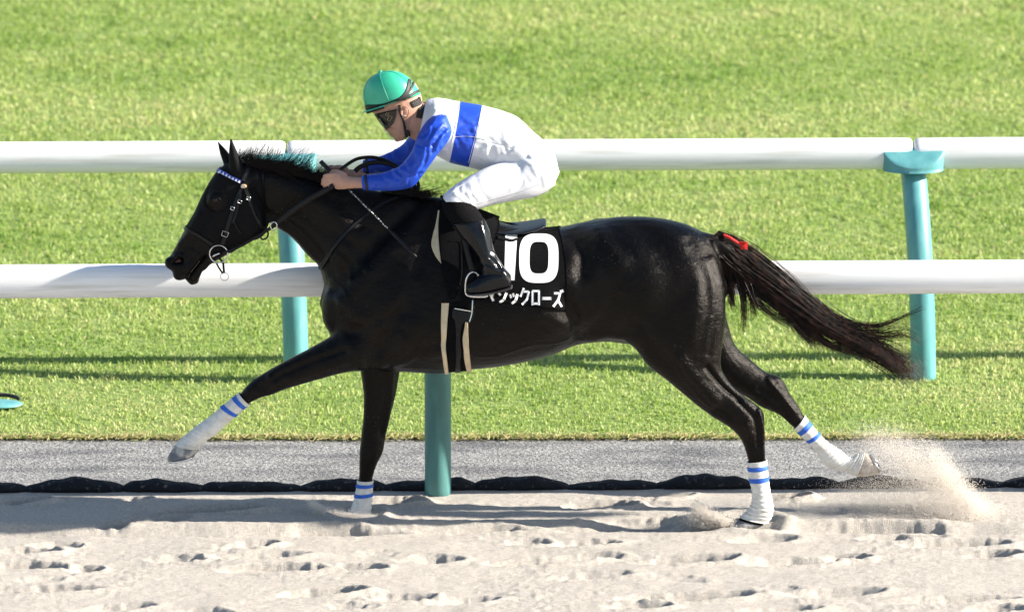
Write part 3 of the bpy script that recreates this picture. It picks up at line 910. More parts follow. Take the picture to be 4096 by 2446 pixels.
def coat_mat():
    m = bpy.data.materials.new('black_coat'); m.use_nodes = True
    n, l = NT(m)
    p = n['Principled BSDF']
    tc = n.new('ShaderNodeTexCoord')
    mp = n.new('ShaderNodeMapping'); mp.inputs['Scale'].default_value = (90, 260, 320); mp.inputs['Rotation'].default_value = (0, .5, 0)
    l.new(tc.outputs['Object'], mp.inputs[0])
    t = n.new('ShaderNodeTexNoise'); t.inputs['Scale'].default_value = 1.0; t.inputs['Detail'].default_value = 3
    l.new(mp.outputs[0], t.inputs['Vector'])
    t2 = n.new('ShaderNodeTexNoise'); t2.inputs['Scale'].default_value = 4.5; t2.inputs['Detail'].default_value = 5
    l.new(tc.outputs['Object'], t2.inputs['Vector'])
    mx = n.new('ShaderNodeMix'); mx.data_type = 'RGBA'
    mx.inputs[6].default_value = (0.0008, 0.0008, 0.0009, 1); mx.inputs[7].default_value = (0.0035, 0.0024, 0.0020, 1)
    r = n.new('ShaderNodeMapRange'); r.inputs[1].default_value, r.inputs[2].default_value = .38, .68
    l.new(t2.outputs[0], r.inputs[0]); l.new(r.outputs[0], mx.inputs[0])
    l.new(mx.outputs[2], p.inputs['Base Color'])
    r2 = n.new('ShaderNodeMapRange'); r2.inputs[3].default_value, r2.inputs[4].default_value = .22, .34
    l.new(t2.outputs[0], r2.inputs[0]); l.new(r2.outputs[0], p.inputs['Roughness'])
    p.inputs['Specular IOR Level'].default_value = 0.16
    p.inputs['Specular Tint'].default_value = (1.0, .93, .88, 1)
    # skin and muscle relief under the hair
    mp2 = n.new('ShaderNodeMapping'); mp2.inputs['Scale'].default_value = (1.0, 1.0, 1.7); mp2.inputs['Rotation'].default_value = (0, -.5, 0)
    l.new(tc.outputs['Object'], mp2.inputs[0])
    t3 = n.new('ShaderNodeTexNoise'); t3.inputs['Scale'].default_value = 17.0; t3.inputs['Detail'].default_value = 5; t3.inputs['Distortion'].default_value = .8
    l.new(mp2.outputs[0], t3.inputs['Vector'])
    b0 = n.new('ShaderNodeBump'); b0.inputs['Strength'].default_value = .25; b0.inputs['Distance'].default_value = .022
    l.new(t3.outputs[0], b0.inputs['Height'])
    b = n.new('ShaderNodeBump'); b.inputs['Strength'].default_value = .65; b.inputs['Distance'].default_value = .004
    l.new(t.outputs[0], b.inputs['Height']); l.new(b0.outputs[0], b.inputs['Normal']); l.new(b.outputs[0], p.inputs['Normal'])
    # specks of thrown sand
    vo = n.new('ShaderNodeTexVoronoi'); vo.inputs['Scale'].default_value = 55
    l.new(tc.outputs['Object'], vo.inputs['Vector'])
    th = n.new('ShaderNodeMath'); th.operation = 'LESS_THAN'; th.inputs[1].default_value = .065
    l.new(vo.outputs['Distance'], th.inputs[0])
    t4 = n.new('ShaderNodeTexNoise'); t4.inputs['Scale'].default_value = 6
    l.new(tc.outputs['Object'], t4.inputs['Vector'])
    th2 = n.new('ShaderNodeMath'); th2.operation = 'GREATER_THAN'; th2.inputs[1].default_value = .57
    l.new(t4.outputs[0], th2.inputs[0])
    mu = n.new('ShaderNodeMath'); mu.operation = 'MULTIPLY'
    l.new(th.outputs[0], mu.inputs[0]); l.new(th2.outputs[0], mu.inputs[1])
    mx2 = n.new('ShaderNodeMix'); mx2.data_type = 'RGBA'; mx2.inputs[7].default_value = (.20, .18, .16, 1)
    l.new(mu.outputs[0], mx2.inputs[0]); l.new(mx.outputs[2], mx2.inputs[6]); l.new(mx2.outputs[2], p.inputs['Base Color'])
    return m
m_coat = coat_mat()
m_hair = mat('black_hair', (0.006, 0.0042, 0.0038), 0.40, (0.055, 0.024, 0.017), nscale=24, spec=.25, contrast=(.42, .7))
m_hoof = mat('hoof', (0.12, 0.125, 0.14), 0.6, (0.42, 0.40, 0.37), nscale=24, contrast=(.46, .66), bump=.3, bscale=60)
m_eye = mat('eye', (0.004, 0.003, 0.003), 0.12, spec=.35)
m_sole = mat('hoof_sole', (0.34, 0.25, 0.19), .9, (.24, .18, .14), nscale=40, bump=.5, bscale=70)
m_steel = mat('steel', (0.62, 0.62, 0.63), 0.25, metal=1.0)
m_nost = mat('nostril_skin', (0.035, 0.008, 0.007), 0.6, (.09, .02, .018), nscale=60)

hroot = empty('horse', (W(2100, 2078)[0], 0, 0), 'black racehorse at full gallop across the sand, nose to the left', 'horse')
link_mesh('body', HORSE_ME, m_coat, hroot)
HB = bvh_of(HORSE_ME)
# eyes, nostrils
for sg in (-1, 1):
    pe, ne = hit(HB, 861, 800)
    c = pe - ne * 0.009
    ellipsoid((c[0], sg * abs(c[1]), c[2]), (.018, .011, .014)).obj('eye', m_eye, hroot)
    lid = [hit(HB, 861 + 20 * math.cos(a), 801 - 14 * abs(math.sin(a)), .002)[0] for a in np.linspace(0, PI, 12)]
    lid = np.array(lid)
    if sg > 0: lid[:, 1] *= -1
    tube(lid, .0018, 6).obj('eyelid', m_coat, hroot)
    pn, nn = hit(HB, 710, 1044)
    c = pn + nn * 0.0005
    ellipsoid((c[0], sg * abs(c[1]), c[2]), (.021, .005, .015), [[.85, 0, .5], [0, 1, 0], [-.5, 0, .85]]).obj('nostril', m_nost, hroot)
two(tube(spline([hit(HB, *q, .0015)[0] for q in ((800, 1043), (785, 1060), (768, 1083), (755, 1103), (744, 1118))], 16), .0013, 6), 'lip_glint', mat('pale_glint', (.20, .17, .15), .25), hroot)  # pale tube paints the glint along the mouth line
# hooves
def hoof(P, t0, lab=None, sole=False, shoe=False, hm=None):
    L = loft(P, t0=t0, inflate=.003, sub=6, seg=24, cap=0.02)
    o = L.obj('hoof', hm or m_hoof, hroot)
    if sole:
        a = stations(P)[-1]
        c = (a[:3] + a[3:6]) / 2; ax = (a[:3] - a[3:6]) / 2
        V = [c + ax * 1.0 * math.cos(q) + np.array([0, a[6] * 1.02 * math.sin(q), 0]) for q in np.linspace(0, 2 * PI, 24, endpoint=False)]
        pr = stations(P)[-2]
        dr = c - (pr[:3] + pr[3:6]) / 2; dr /= np.linalg.norm(dr)
        V = [v + dr * .004 for v in V] 
        MB().add(np.vstack([V, [c + dr * .002]]), [(i, (i + 1) % 24, 24) for i in range(24)]).obj('sole', m_sole, o)
        tube([np.array(v) + dr * .004 for v in V[1:-1]], .005, 6).obj('shoe', m_steel, o)
hoof(FOREN, 13.3, sole=True)
hoof(HINDF, 14.8, sole=True, hm=mat('dusty_hoof', (0.36, 0.29, 0.23), .9, (.55, .50, .44), nscale=30, bump=.3, bscale=60))
hoof(THIGH, 17.4)
hoof(FOREF, 12.2)

# tail
def px_paths(C, Wd, n, k, yspread, len_rng, seed, jit=6.0, wav=5.0):
    r = np.random.default_rng(seed)
    C = np.asarray(C, float)
    m = len(C)
    out = []
    for i in range(n):
        s = np.clip(r.normal(0, .48), -1.15, 1.15)
        end = r.uniform(*len_rng)
        st = r.random() ** 2.2 * .45
        T = np.linspace(st, end, k)
        Q = cr(C, T * (m - 1))
        Wt = np.interp(np.clip(T, 0, 1) * (m - 1), np.arange(m), Wd)
        D = np.gradient(Q, axis=0); D /= np.linalg.norm(D, axis=1)[:, None] + 1e-9
        Nn = np.stack([-D[:, 1], D[:, 0]], 1)
        ph, ph2 = r.uniform(0, 6.28, 2)
        wob = wav * (T - st) * np.sin(T * r.uniform(5, 11) + ph)
        cl = 9 * np.sin(7 * s * 3 + 3 * T) * T
        Q = Q + Nn * (s * Wt + wob + cl)[:, None]
        if T[-1] > 1:
            pass
        yy = yspread * (r.normal(0, .5)) * (0.5 + .6 * T) * np.sqrt(max(0.05, 1 - min(1, s * s))) + .01 * np.sin(T * 5 + ph2)
        out.append([W(q[0], q[1], y) for q, y in zip(Q, yy)])
    return np.array(out)
TC = [(2850, 945), (2905, 1000), (2985, 1065), (3075, 1125), (3190, 1210), (3320, 1302), (3450, 1375), (3560, 1440), (3650, 1500)]
TW = [30, 60, 70, 62, 50, 40, 33, 27, 18]
paths = [px_paths(TC, TW, 3000, 11, .045, (.32, 1.0), 11, wav=9), px_paths(TC, [t * 1.15 for t in TW], 300, 11, .05, (.8, 1.0), 31, wav=22)]
# upper flying wisps
paths.append(px_paths([(3250, 1200), (3400, 1290), (3520, 1300), (3640, 1255), (3705, 1222)], [30, 20, 12, 14, 16], 60, 11, .04, (.5, 1.0), 12, wav=8))
paths.append(px_paths([(3250, 1230), (3400, 1310), (3520, 1340), (3620, 1335), (3690, 1380)], [30, 34, 30, 34, 30], 120, 11, .04, (.6, 1.0), 13, wav=9))
# hanging wisps
for k, (a, b, c, d, nn) in enumerate((((2880, 1010), (2915, 1100), (2925, 1190), (2935, 1240), 150), ((2905, 1020), (2955, 1120), (2975, 1210), (2975, 1345), 110), ((2940, 1040), (3000, 1130), (3040, 1220), (3190, 1320), 110),
                                      ((2930, 1030), (2980, 1120), (3010, 1200), (3020, 1280), 120), ((3000, 1080), (3100, 1200), (3200, 1320), (3290, 1400), 160), ((3100, 1180), (3220, 1300), (3320, 1380), (3460, 1420), 160))):
    paths.append(px_paths([a, b, c, d], [22, 20, 12, 9], nn, 11, .04, (.75, 1.0), 20 + k, wav=10))
paths.append(px_paths([(3300, 1290), (3430, 1365), (3540, 1425), (3630, 1480), (3690, 1550)], [40, 50, 58, 62, 56], 280, 11, .04, (.6, 1.0), 41, wav=16))
paths.append(px_paths([(2960, 1060), (3060, 1160), (3160, 1260), (3260, 1350), (3330, 1400)], [60, 60, 50, 44, 40], 160, 11, .05, (.5, 1.0), 43, wav=26))
tv, tf = hair(np.concatenate(paths), .0012, .0003)
big_mesh('tail', tv, tf, m_hair, hroot, kind='stuff')
# mane
def mane(seed):
    r = np.random.default_rng(seed)
    out = []
    crest = spline([(985, 638), (1060, 650), (1130, 662), (1210, 682), (1290, 705), (1350, 724)], 60)
    for c in range(150):
        t = r.random()
        b = crest[int(t * 59)]
        env = 0.5 + .6 * math.sin(PI * min(1, t * 1.05 + .15))
        up = r.random() < .36
        L0 = r.uniform(60, 140) * env * (1.0 if up else .8)
        a0 = r.uniform(.75, 1.75) if up else r.uniform(-.3, .5)
        bend = r.uniform(-1.9, -.3) if up else r.uniform(-.9, .3)
        curl = r.uniform(-.25, .25)
        y0 = r.uniform(-.04, .03) if up else r.uniform(-.05, -.02)
        for i in range(11 if up else 20):
            L = L0 * r.uniform(.45, 1.05)
            q = np.array(b, float) + np.array([r.normal(0, 7), r.uniform(2, 26)])
            row = []; a = a0 + r.normal(0, .16); bd = bend + r.normal(0, .3)
            yy = y0 + r.normal(0, .008)
            for k in range(7):
                row.append(W(q[0], q[1], yy - (0 if up else .004 * k)))
                q = q + np.array([math.cos(a), -math.sin(a)]) * L / 6
                a += bd / 8 * (1.6 if k > 3 else .5) + curl * math.sin(k * 1.1) * .3
            out.append(row)
    # streaming at the withers
    for i in range(420):
        q = np.array([r.uniform(1520, 1690), 0.0]); q[1] = 752 + (q[0] - 1520) * .16 + r.uniform(-6, 14)
        L = r.uniform(50, 125); a = r.uniform(-.12, .28); bend = r.uniform(-.6, .15); y0 = r.uniform(-.04, .03)
        row = []
        for k in range(7):
            row.append(W(q[0], q[1], y0)); q = q + np.array([math.cos(a), -math.sin(a)]) * L / 6; a += bend / 8
        out.append(row)
    # tuft behind the ears
    for i in range(160):
        q = np.array([r.uniform(950, 1010), r.uniform(630, 650)]); L = r.uniform(25, 55); a = r.uniform(.5, 2.0); bend = r.uniform(-1.5, 0); y0 = r.uniform(-.04, .03)
        row = []
        for k in range(7):
            row.append(W(q[0], q[1], y0)); q = q + np.array([math.cos(a), -math.sin(a)]) * L / 6; a += bend / 8
        out.append(row)
    return np.array(out)
m_mane = mat('mane_hair', (0.005, 0.004, 0.004), 0.4, (0.013, 0.008, 0.007), nscale=40, spec=.22)
mv, mf = hair(mane(5), .0011, .0003)
big_mesh('mane', mv, mf, m_mane, hroot, kind='stuff')

# leg wraps
m_wrap = mat('wrap_cotton', (0.70, 0.69, 0.66), 0.85, (0.56, 0.53, 0.48), nscale=30, bump=.5, bscale=190, bdist=.004, contrast=(.45, .7), sheen=.2)
m_wblue = mat('wrap_blue', (0.02, 0.10, 0.52), 0.7, (.03, .15, .60), nscale=40, bump=.3, bscale=200)
def wrap(P, ta, tb, stripes, label, tail=None):
    st = stations(P)
    p0 = (cr(st, np.array([tb]))[0][:3] + cr(st, np.array([tb]))[0][3:6]) / 2
    root = empty('leg_wrap', (p0[0], p0[1], p0[2]), label, 'leg wrap', 'white leg wraps with two blue stripes')
    r = np.random.default_rng(int(ta * 100 + P[0][0]))
    ph = r.uniform(0, 6, 4)
    def rip(T):
        s = (T - ta) / (tb - ta)
        amp = .0012 + .0022 * np.clip((s - .35) / .65, 0, 1)
        return amp * (np.sin(T * 19 + ph[0]) + .7 * np.sin(T * 31 + ph[1]) + .4 * np.sin(T * 47 + ph[2])) * .7
    L = loft(P, t0=ta, t1=tb, inflate=.0055, sub=16, seg=28, closed=False, ripple=rip)
    # thick rolled ends
    o = L.obj('bandage', m_wrap, root)
    for a, b in stripes:
        loft(P, t0=a, t1=b, inflate=.0075, sub=30, seg=28, closed=False, ripple=rip).obj('stripe', m_wblue, root)
    for t in (ta, tb):
        e = loft(P, t0=t, t1=t + .02, inflate=.0045, sub=60, seg=28, closed=False)
        V = e.verts()[:28]
        tube(V, .0025, 6, closed_path=True).obj('hem', m_wrap, root)
    return root
wrap(FOREN, 7.95, 13.4, ((8.18, 8.45), (8.95, 9.2)), 'white leg wrap with two blue stripes on the extended leading foreleg')
wrap(FOREF, 8.8, 12.2, ((9.05, 9.3), (9.7, 9.95)), 'white leg wrap with blue stripes on the upright foreleg in the sand')
wrap(THIGH, 12.9, 17.1, ((13.25, 13.55), (14.0, 14.3)), 'white leg wrap with blue stripes on the planted hind leg')
wrap(HINDF, 9.0, 14.9, ((9.35, 9.65), (10.15, 10.4)), 'white leg wrap with blue stripes on the trailing raised hind leg')

# ------------------------------------------------------------------ tack
m_black = mat('black_leather', (0.006, 0.006, 0.0065), 0.38, (0.010, 0.010, 0.011), nscale=60, bump=.15, bscale=300, spec=.2)
m_cloth = mat('black_cloth', (0.0035, 0.0035, 0.004), 0.85, (0.006, 0.006, 0.007), nscale=90, bump=.3, bscale=500, spec=.06)
m_hood = mat('hood_cloth', (0.0030, 0.0030, 0.0036), 0.6, (0.005, 0.005, 0.006), nscale=120, bump=.3, bscale=600, spec=.10)
m_cream = mat('cream_felt', (0.52, 0.42, 0.27), 0.8, (0.60, 0.50, 0.34), nscale=25, bump=.3, bscale=200)
m_white = mat('white_print', (0.80, 0.80, 0.80), 0.55)
m_bwb = mat('browband_blue', (0.03, 0.07, 0.45), 0.4)
m_tan = mat('badge_tan', (0.45, 0.27, 0.12), 0.5)
m_red = mat('red_yarn', (0.62, 0.02, 0.015), 0.8, (0.75, 0.04, 0.03), nscale=90, bump=.5, bscale=200)
m_navy = mat('saddle_leather', (0.006, 0.009, 0.016), 0.38, spec=.3, bump=.1, bscale=200)

def shell(me, keep, planes, off, hole=None):
    """copy part of a skin, cut it by planes, lift it off by off"""
    bm = bmesh.new(); bm.from_mesh(me)
    V, E, N = mesh_arrays(me)
    k = keep(V)
    bm.verts.ensure_lookup_table()
    bmesh.ops.delete(bm, geom=[v for v in bm.verts if not k[v.index]], context='VERTS')
    for co, no in planes:
        bmesh.ops.bisect_plane(bm, geom=bm.verts[:] + bm.edges[:] + bm.faces[:], plane_co=co, plane_no=no, clear_outer=True)
    if hole:
        hc, hr = hole
        dead = [v for v in bm.verts if math.hypot(v.co.x - hc[0], v.co.z - hc[2]) < hr]
        bmesh.ops.delete(bm, geom=dead, context='VERTS')
        for v in bm.verts:
            if v.is_boundary:
                d = math.hypot(v.co.x - hc[0], v.co.z - hc[2])
                if d < hr * 1.4:
                    v.co.x = hc[0] + (v.co.x - hc[0]) * hr / d; v.co.z = hc[2] + (v.co.z - hc[2]) * hr / d
    bm.normal_update()
    for v in bm.verts:
        v.co += v.normal * off
    out = bpy.data.meshes.new('shell'); bm.to_mesh(out); bm.free()
    out.polygons.foreach_set('use_smooth', np.ones(len(out.polygons), dtype=bool))
    return out

def plane_px(a, b, inside):
    A_, B_ = Vector(W(*a)), Vector(W(*b))
    d = B_ - A_
    n = Vector((d.z, 0, -d.x)).normalized()
    if (Vector(W(*inside)) - A_).dot(n) > 0: n = -n
    return A_, n

def kp(V):
    u, v = proj(V)
    return (u < 1100) & (v < 1010)
ec, _ = hit(HB, 866, 803)
hood_me = shell(HORSE_ME, kp, [plane_px((1046, 646), (1057, 925), (900, 800)), plane_px((734, 905), (870, 990), (950, 800))], .0035, (ec, .053))
hood = link_mesh('horse_hood', hood_me, m_hood, label='black cloth hood over the horse head with round eye openings', cat='horse hood')
# raised seams of the hood
for sg in (-1, 1):
    ring_pts = np.array([hit(HB, 866 + 46 * math.cos(a), 803 + 47 * math.sin(a), .004)[0] for a in np.linspace(0, 2 * PI, 40, endpoint=False)])
    if sg > 0: ring_pts[:, 1] *= -1
    tube(ring_pts, .0014, 6, closed_path=True).obj('eye_seam', m_hood, hood)
two(strap(HB, [(1049, 655), (1052, 720), (1055, 800), (1057, 905)], 12, .006), 'rear_hem', m_cloth, hood)

pb, _ = hit(HB, 876, 1002)
bridle = empty('bridle', (pb[0], 0, pb[2]), 'black leather bridle with blue and white browband on the horse head', 'bridle')
two(strap(HB, [(1003, 638), (990, 680), (973, 722)], 25, .008), 'headpiece', m_black, bridle)
two(strap(HB, [(972, 735), (935, 830), (902, 934), (888, 975)], 15, .010), 'cheekpiece', m_black, bridle)
two(strap(HB, [(962, 775), (944, 850), (930, 890)], 9, .012), 'cheekpiece', m_black, bridle)
two(strap(HB, [(978, 755), (1003, 822), (1045, 908)], 9, .008), 'throat_lash', m_black, bridle)
two(strap(HB, [(734, 910), (789, 938), (850, 975)], 13, .007), 'noseband', m_black, bridle)
strap(HB, [(935, 880), (945, 905), (962, 930)], 5, .010).obj('strap_end', m_black, bridle)
bb = two(strap(HB, [(866, 680), (912, 702), (963, 728)], 13, .008), 'browband', m_bwb, bridle)
for k in range(8):
    t0 = k / 8
    a = np.array([866, 680]) + (np.array([963, 728]) - np.array([866, 680])) * (t0 + .02)
    b = np.array([866, 680]) + (np.array([963, 728]) - np.array([866, 680])) * (t0 + .115)
    nrm = np.array([-.44, .9])
    tri = [a + nrm * 6, b + nrm * 6, (a + b) / 2 - nrm * 6]
    V = [hit(HB, *p, .0098)[0] for p in tri]
    MB().add(V, [(0, 1, 2)]).obj('triangle', m_white, bb, smooth=False)
# buckles, badge
def ring3(u, v, r, y, th=.0028, sq=1.0, n=28, tilt=0.0):
    c = W(u, v, y)
    return np.array([c + np.array([math.cos(a) * r / PXM, math.sin(a) * tilt, math.sin(a) * r * sq / PXM]) for a in np.linspace(0, 2 * PI, n, endpoint=False)])
yb_ = pb[1]
for sg in (-1, 1):
    tube(ring3(876, 1002, 36, 0, .0028) + np.array([0, sg * (abs(yb_) + .012), 0]), .0031, 8, closed_path=True).obj('bit_ring', m_steel, bridle)
for (u, v) in ((901, 930), (930, 832), (958, 805), (990, 795)):
    p, nr = hit(HB, u, v, .014)
    c = np.array([[-.5, -.6], [.5, -.6], [.5, .6], [-.5, .6]]) * 20 / PXM
    al = 1.2
    tube([p + np.array([math.cos(al) * q[0] - math.sin(al) * q[1], 0, math.sin(al) * q[0] + math.cos(al) * q[1]]) for q in c * (.62 if u != 901 else 1.0)], .0016, 6, closed_path=True).obj('buckle', m_steel, bridle)
bp, bn = hit(HB, 973, 745, .014)
ellipsoid(bp, (.014, .004, .010)).obj('number_badge', m_tan, bridle)
for dx in (-5, 4):
    tube(ring3(973 + dx, 745, 4 if dx > 0 else 3.5, bp[1] - .004, sq=1.4 if dx > 0 else 1.8)[:: 2 if dx > 0 else 3], .0007, 5, closed_path=True).obj('badge_digit', m_white, bridle)
# bit cheek link, chin strap, lower ring
tube([W(876, 1030, yb_ - .012), W(884, 1040, yb_ - .008), W(893, 1052, -.03), W(896, 1090, -.01)], .0055, 8).obj('chin_strap', m_black, bridle)
tube([W(864, 1048, -.035), W(874, 1068, -.02), W(890, 1092, -.01)], .0045, 8).obj('chin_strap', m_black, bridle)
tube(ring3(898, 1106, 16, -.01), .0020, 8, closed_path=True).obj('chin_ring', m_steel, bridle)
tube([W(845, 1028, yb_ - .004), W(862, 1018, yb_ - .008), W(880, 1012, yb_ - .006)], .005, 8).obj('bit_mouthpiece', m_steel, bridle)

# reins
def ribbon(P, wid, th, up=(0, 0, 1)):
    P = np.asarray(P, float); n = len(P)
    T = np.gradient(P, axis=0); T /= np.linalg.norm(T, axis=1)[:, None]
    Yv = np.array([0, 1.0, 0])
    A_ = np.cross(T, Yv); A_ /= np.linalg.norm(A_, axis=1)[:, None]
    wid = np.interp(np.linspace(0, 1, n), np.linspace(0, 1, len(wid)), wid) if not np.isscalar(wid) else np.full(n, wid)
    V = np.concatenate([np.stack([P + A_ * wid[:, None] / 2 * s + Yv * th / 2 * q for s, q in ((-1, -1), (1, -1), (1, 1), (-1, 1))], 1).reshape(-1, 3)])
    F = [(i * 4 + j, i * 4 + (j + 1) % 4, (i + 1) * 4 + (j + 1) % 4, (i + 1) * 4 + j) for i in range(n - 1) for j in range(4)] + [(3, 2, 1, 0), tuple((n - 1) * 4 + j for j in range(4))]
    return MB().add(V, F)
reins = empty('reins', W(1200, 820, -.1), 'black reins running from the bit ring to the rider hands', 'reins')
RP = [W(890, 1012, yb_ - .014), W(950, 990, -.085), W(1030, 945, -.10), W(1090, 906, -.115), W(1213, 812, -.15), W(1335, 742, -.165)]
rb = ribbon(spline(RP, 30), [.011, .011, .012, .012, .024, .026, .026], .004)
rb.obj('rein', m_black, reins); rb.mirrored().obj('rein', m_black, reins)
loop = spline([W(1350, 690, -.08), W(1371, 671, -.03), W(1422, 638, .02), W(1472, 629, .05), W(1513, 633, .06), W(1560, 650, .06), W(1620, 690, .04), W(1668, 725, 0), W(1672, 755, -.02), W(1660, 775, -.03)], 44)
ribbon(loop, .016, .004).obj('rein_loop', m_black, reins)
loop2 = spline([W(1420, 685, .06), W(1440, 668, .06), W(1482, 652, .06), W(1533, 650, .05), W(1590, 670, .04), W(1650, 730, 0), W(1662, 772, -.03)], 36)
ribbon(loop2, .022, .004).obj('rein_loop', m_black, reins)
tube(ring3(1095, 903, 13, -.125, sq=1.25), .0026, 8, closed_path=True).obj('martingale_ring', m_steel, reins)
tube(spline([W(1040, 945, -.1), W(1050, 957, -.1), W(1068, 950, -.1), W(1072, 928, -.1), W(1060, 922, -.1)], 16), .0042, 6).obj('martingale_loop', m_black, reins)
nst = strap(HB, [(1640, 790), (1601, 790), (1540, 812), (1480, 850), (1400, 915), (1340, 985), (1300, 1045), (1281, 1072)], 15, .007, n=44, relax=3).both()
make_obj('neck_strap', nst.verts(), nst.F, m_black, label='thin black strap slung round the base of the horse neck', cat='strap')

# number cloth
m_nc = m_cloth
nroot = empty('number_cloth', W(2120, 1080, -.3), 'black number cloth with white 10 and white katakana behind the saddle', 'number cloth')
NL = [(1990, 922), (1968, 985), (1945, 1050), (1905, 1130), (1868, 1196)]
NR = [(2236, 912), (2252, 985), (2262, 1060), (2266, 1150), (2260, 1243)]
ncp = patch(HB, NL, NR, 40, 36, th=.006, off=.002, relax=2)
ncb = ncp.both()
nco = ncb.obj('cloth', m_nc, nroot)
NB = BVHTree.FromPolygons([Vector(v) for v in ncp.verts()], [tuple(f) for f in ncp.F])
def on_cloth(u, v, off=.0016):
    return hit(NB, u, v, off)[0]
def superpt(u0, u1, v0, v1, a, e):
    c, s = math.cos(a), math.sin(a)
    return ((u0 + u1) / 2 + (u1 - u0) / 2 * math.copysign(abs(c) ** e, c), (v0 + v1) / 2 + (v1 - v0) / 2 * math.copysign(abs(s) ** e, s))
V, F = [], []
N0, R0 = 72, 5
for r in range(R0):
    t = r / (R0 - 1)
    for k in range(N0):
        a = 2 * PI * k / N0
        po, pi_ = superpt(2077, 2234, 935, 1131, a, .62), superpt(2118, 2194, 967, 1094, a, .58)
        u, v = po[0] + (pi_[0] - po[0]) * t, po[1] + (pi_[1] - po[1]) * t
        V.append(on_cloth(u - (v - 1030) * .01, v))
F = [(r * N0 + k, r * N0 + (k + 1) % N0, (r + 1) * N0 + (k + 1) % N0, (r + 1) * N0 + k) for r in range(R0 - 1) for k in range(N0)]
MB().add(V, F).obj('digit_zero', m_white, nroot)
V = [on_cloth(2022 - 5 * t + (47 - 6 * t) * s, 932 + 189 * t) for t in np.linspace(0, 1, 20) for s in np.linspace(0, 1, 6)]
F = [(j * 6 + i, j * 6 + i + 1, (j + 1) * 6 + i + 1, (j + 1) * 6 + i) for j in range(19) for i in range(5)]
MB().add(V, F).obj('digit_one', m_white, nroot)
GLY = [[[(.05, .12), (.95, .12), (.5, .62)], [(.3, .45), (.68, .92)]],
       [[(.1, .1), (.36, .24)], [(.04, .38), (.3, .52)], [(.15, .95), (.6, .8), (.92, .35)], [(.60, .06), (.7, .22)], [(.8, .0), (.9, .16)]],
       [[(.12, .42), (.24, .64)], [(.42, .35), (.52, .57)], [(.28, .98), (.7, .8), (.9, .38)]],
       [[(.40, .0), (.05, .5)], [(.3, .2), (.94, .2), (.75, .66), (.22, .98)]],
       [[(.10, .12), (.90, .12)], [(.84, .12), (.84, .97)], [(.16, .12), (.16, .97)], [(.16, .88), (.84, .88)]],
       [[(.0, .52), (1.0, .52)]],
       [[(.08, .16), (.74, .16), (.55, .55), (.03, .96)], [(.48, .55), (.9, .97)], [(.78, -.03), (.87, .13)], [(.95, -.06), (1.04, .10)]]]
for k, gl in enumerate(GLY):
    u0 = 1948 + 44.0 * k; v0 = 1143 + 3.1 * k
    mb = MB()
    for st in gl:
        for a_, b_ in zip(st[:-1], st[1:]):
            q = strap(NB, [(u0 + 38 * a_[0], v0 + 66 * a_[1]), (u0 + 38 * b_[0], v0 + 66 * b_[1])], 9.5 if k != 5 else 13, .0008 + .0001 * len(mb.V), n=6, off=.0012)
            mb.add(q.verts(), q.F)
    mb.obj('letter', m_white, nroot)

# saddle
sroot = empty('saddle', W(1900, 900, 0), 'black racing saddle with cream pad, girth and steel stirrup irons', 'saddle')
SEAT = [(1772, 782, 1780, 812, .05), (1815, 808, 1822, 838, .075), (1870, 845, 1875, 872, .10), (1930, 882, 1934, 906, .115), (1995, 903, 1998, 918, .125), (2065, 906, 2068, 919, .13), (2130, 896, 2136, 909, .12), (2175, 885, 2180, 896, .09), (2184, 886, 2184, 892, .05)]
loft(SEAT, seg=24, e=.6).obj('seat', m_navy, sroot)
two(patch(HB, [(1752, 845), (1742, 905), (1728, 975), (1744, 1025), (1766, 1056)], [(1762, 850), (1764, 910), (1768, 975), (1772, 1030), (1776, 1060)], 6, 20, th=.014, off=.001), 'front_pad', m_cream, sroot)
fl = two(patch(HB, [(1758, 812), (1757, 900), (1760, 980), (1768, 1070), (1796, 1190)], [(1872, 850), (1862, 930), (1846, 990), (1847, 1090), (1822, 1190)], 14, 30, th=.018, off=.002), 'flap', m_cloth, sroot)
strap(HB, [(1800, 968), (1832, 970), (1842, 985), (1848, 1050), (1846, 1110), (1838, 1140)], 3, .0215, n=30).obj('flap_piping', m_black, sroot)
two(patch(HB, [(1880, 845), (1890, 920), (1915, 1000), (1925, 1050)], [(1932, 862), (1990, 898), (1982, 950), (1962, 985)], 10, 16, th=.022, off=.002), 'rear_flap', m_cloth, sroot)
strap(HB, [(1985, 955), (2020, 962), (2045, 968), (2066, 962)], 9, .012, n=16).obj('surcingle_strap', m_black, sroot)
two(patch(HB, [(1767, 1212), (1765, 1290), (1766, 1380), (1772, 1440), (1780, 1492)], [(1797, 1212), (1790, 1290), (1784, 1380), (1789, 1440), (1795, 1492)], 6, 30, th=.012, off=.002), 'girth_edge', m_cream, sroot)
two(patch(HB, [(1862, 1285), (1854, 1340), (1853, 1400), (1858, 1440), (1868, 1484)], [(1871, 1285), (1873, 1340), (1877, 1400), (1881, 1440), (1886, 1480)], 6, 30, th=.012, off=.002), 'girth_edge', m_cream, sroot)
two(patch(HB, [(1796, 1212), (1790, 1290), (1786, 1380), (1790, 1440), (1796, 1490)], [(1872, 1205), (1862, 1285), (1853, 1380), (1857, 1440), (1868, 1484)], 10, 30, th=.005, off=.002), 'girth', m_cloth, sroot)
two(patch(HB, [(1812, 1232), (1810, 1265), (1822, 1290), (1824, 1400), (1820, 1492)], [(1886, 1242), (1880, 1275), (1848, 1300), (1842, 1400), (1840, 1490)], 8, 34, th=.011, off=.002), 'girth_strap', m_black, sroot)
strap(HB, [(1893, 1195), (1888, 1250), (1878, 1285)], 4, .016, n=14).obj('buckle_edge', m_steel, sroot)
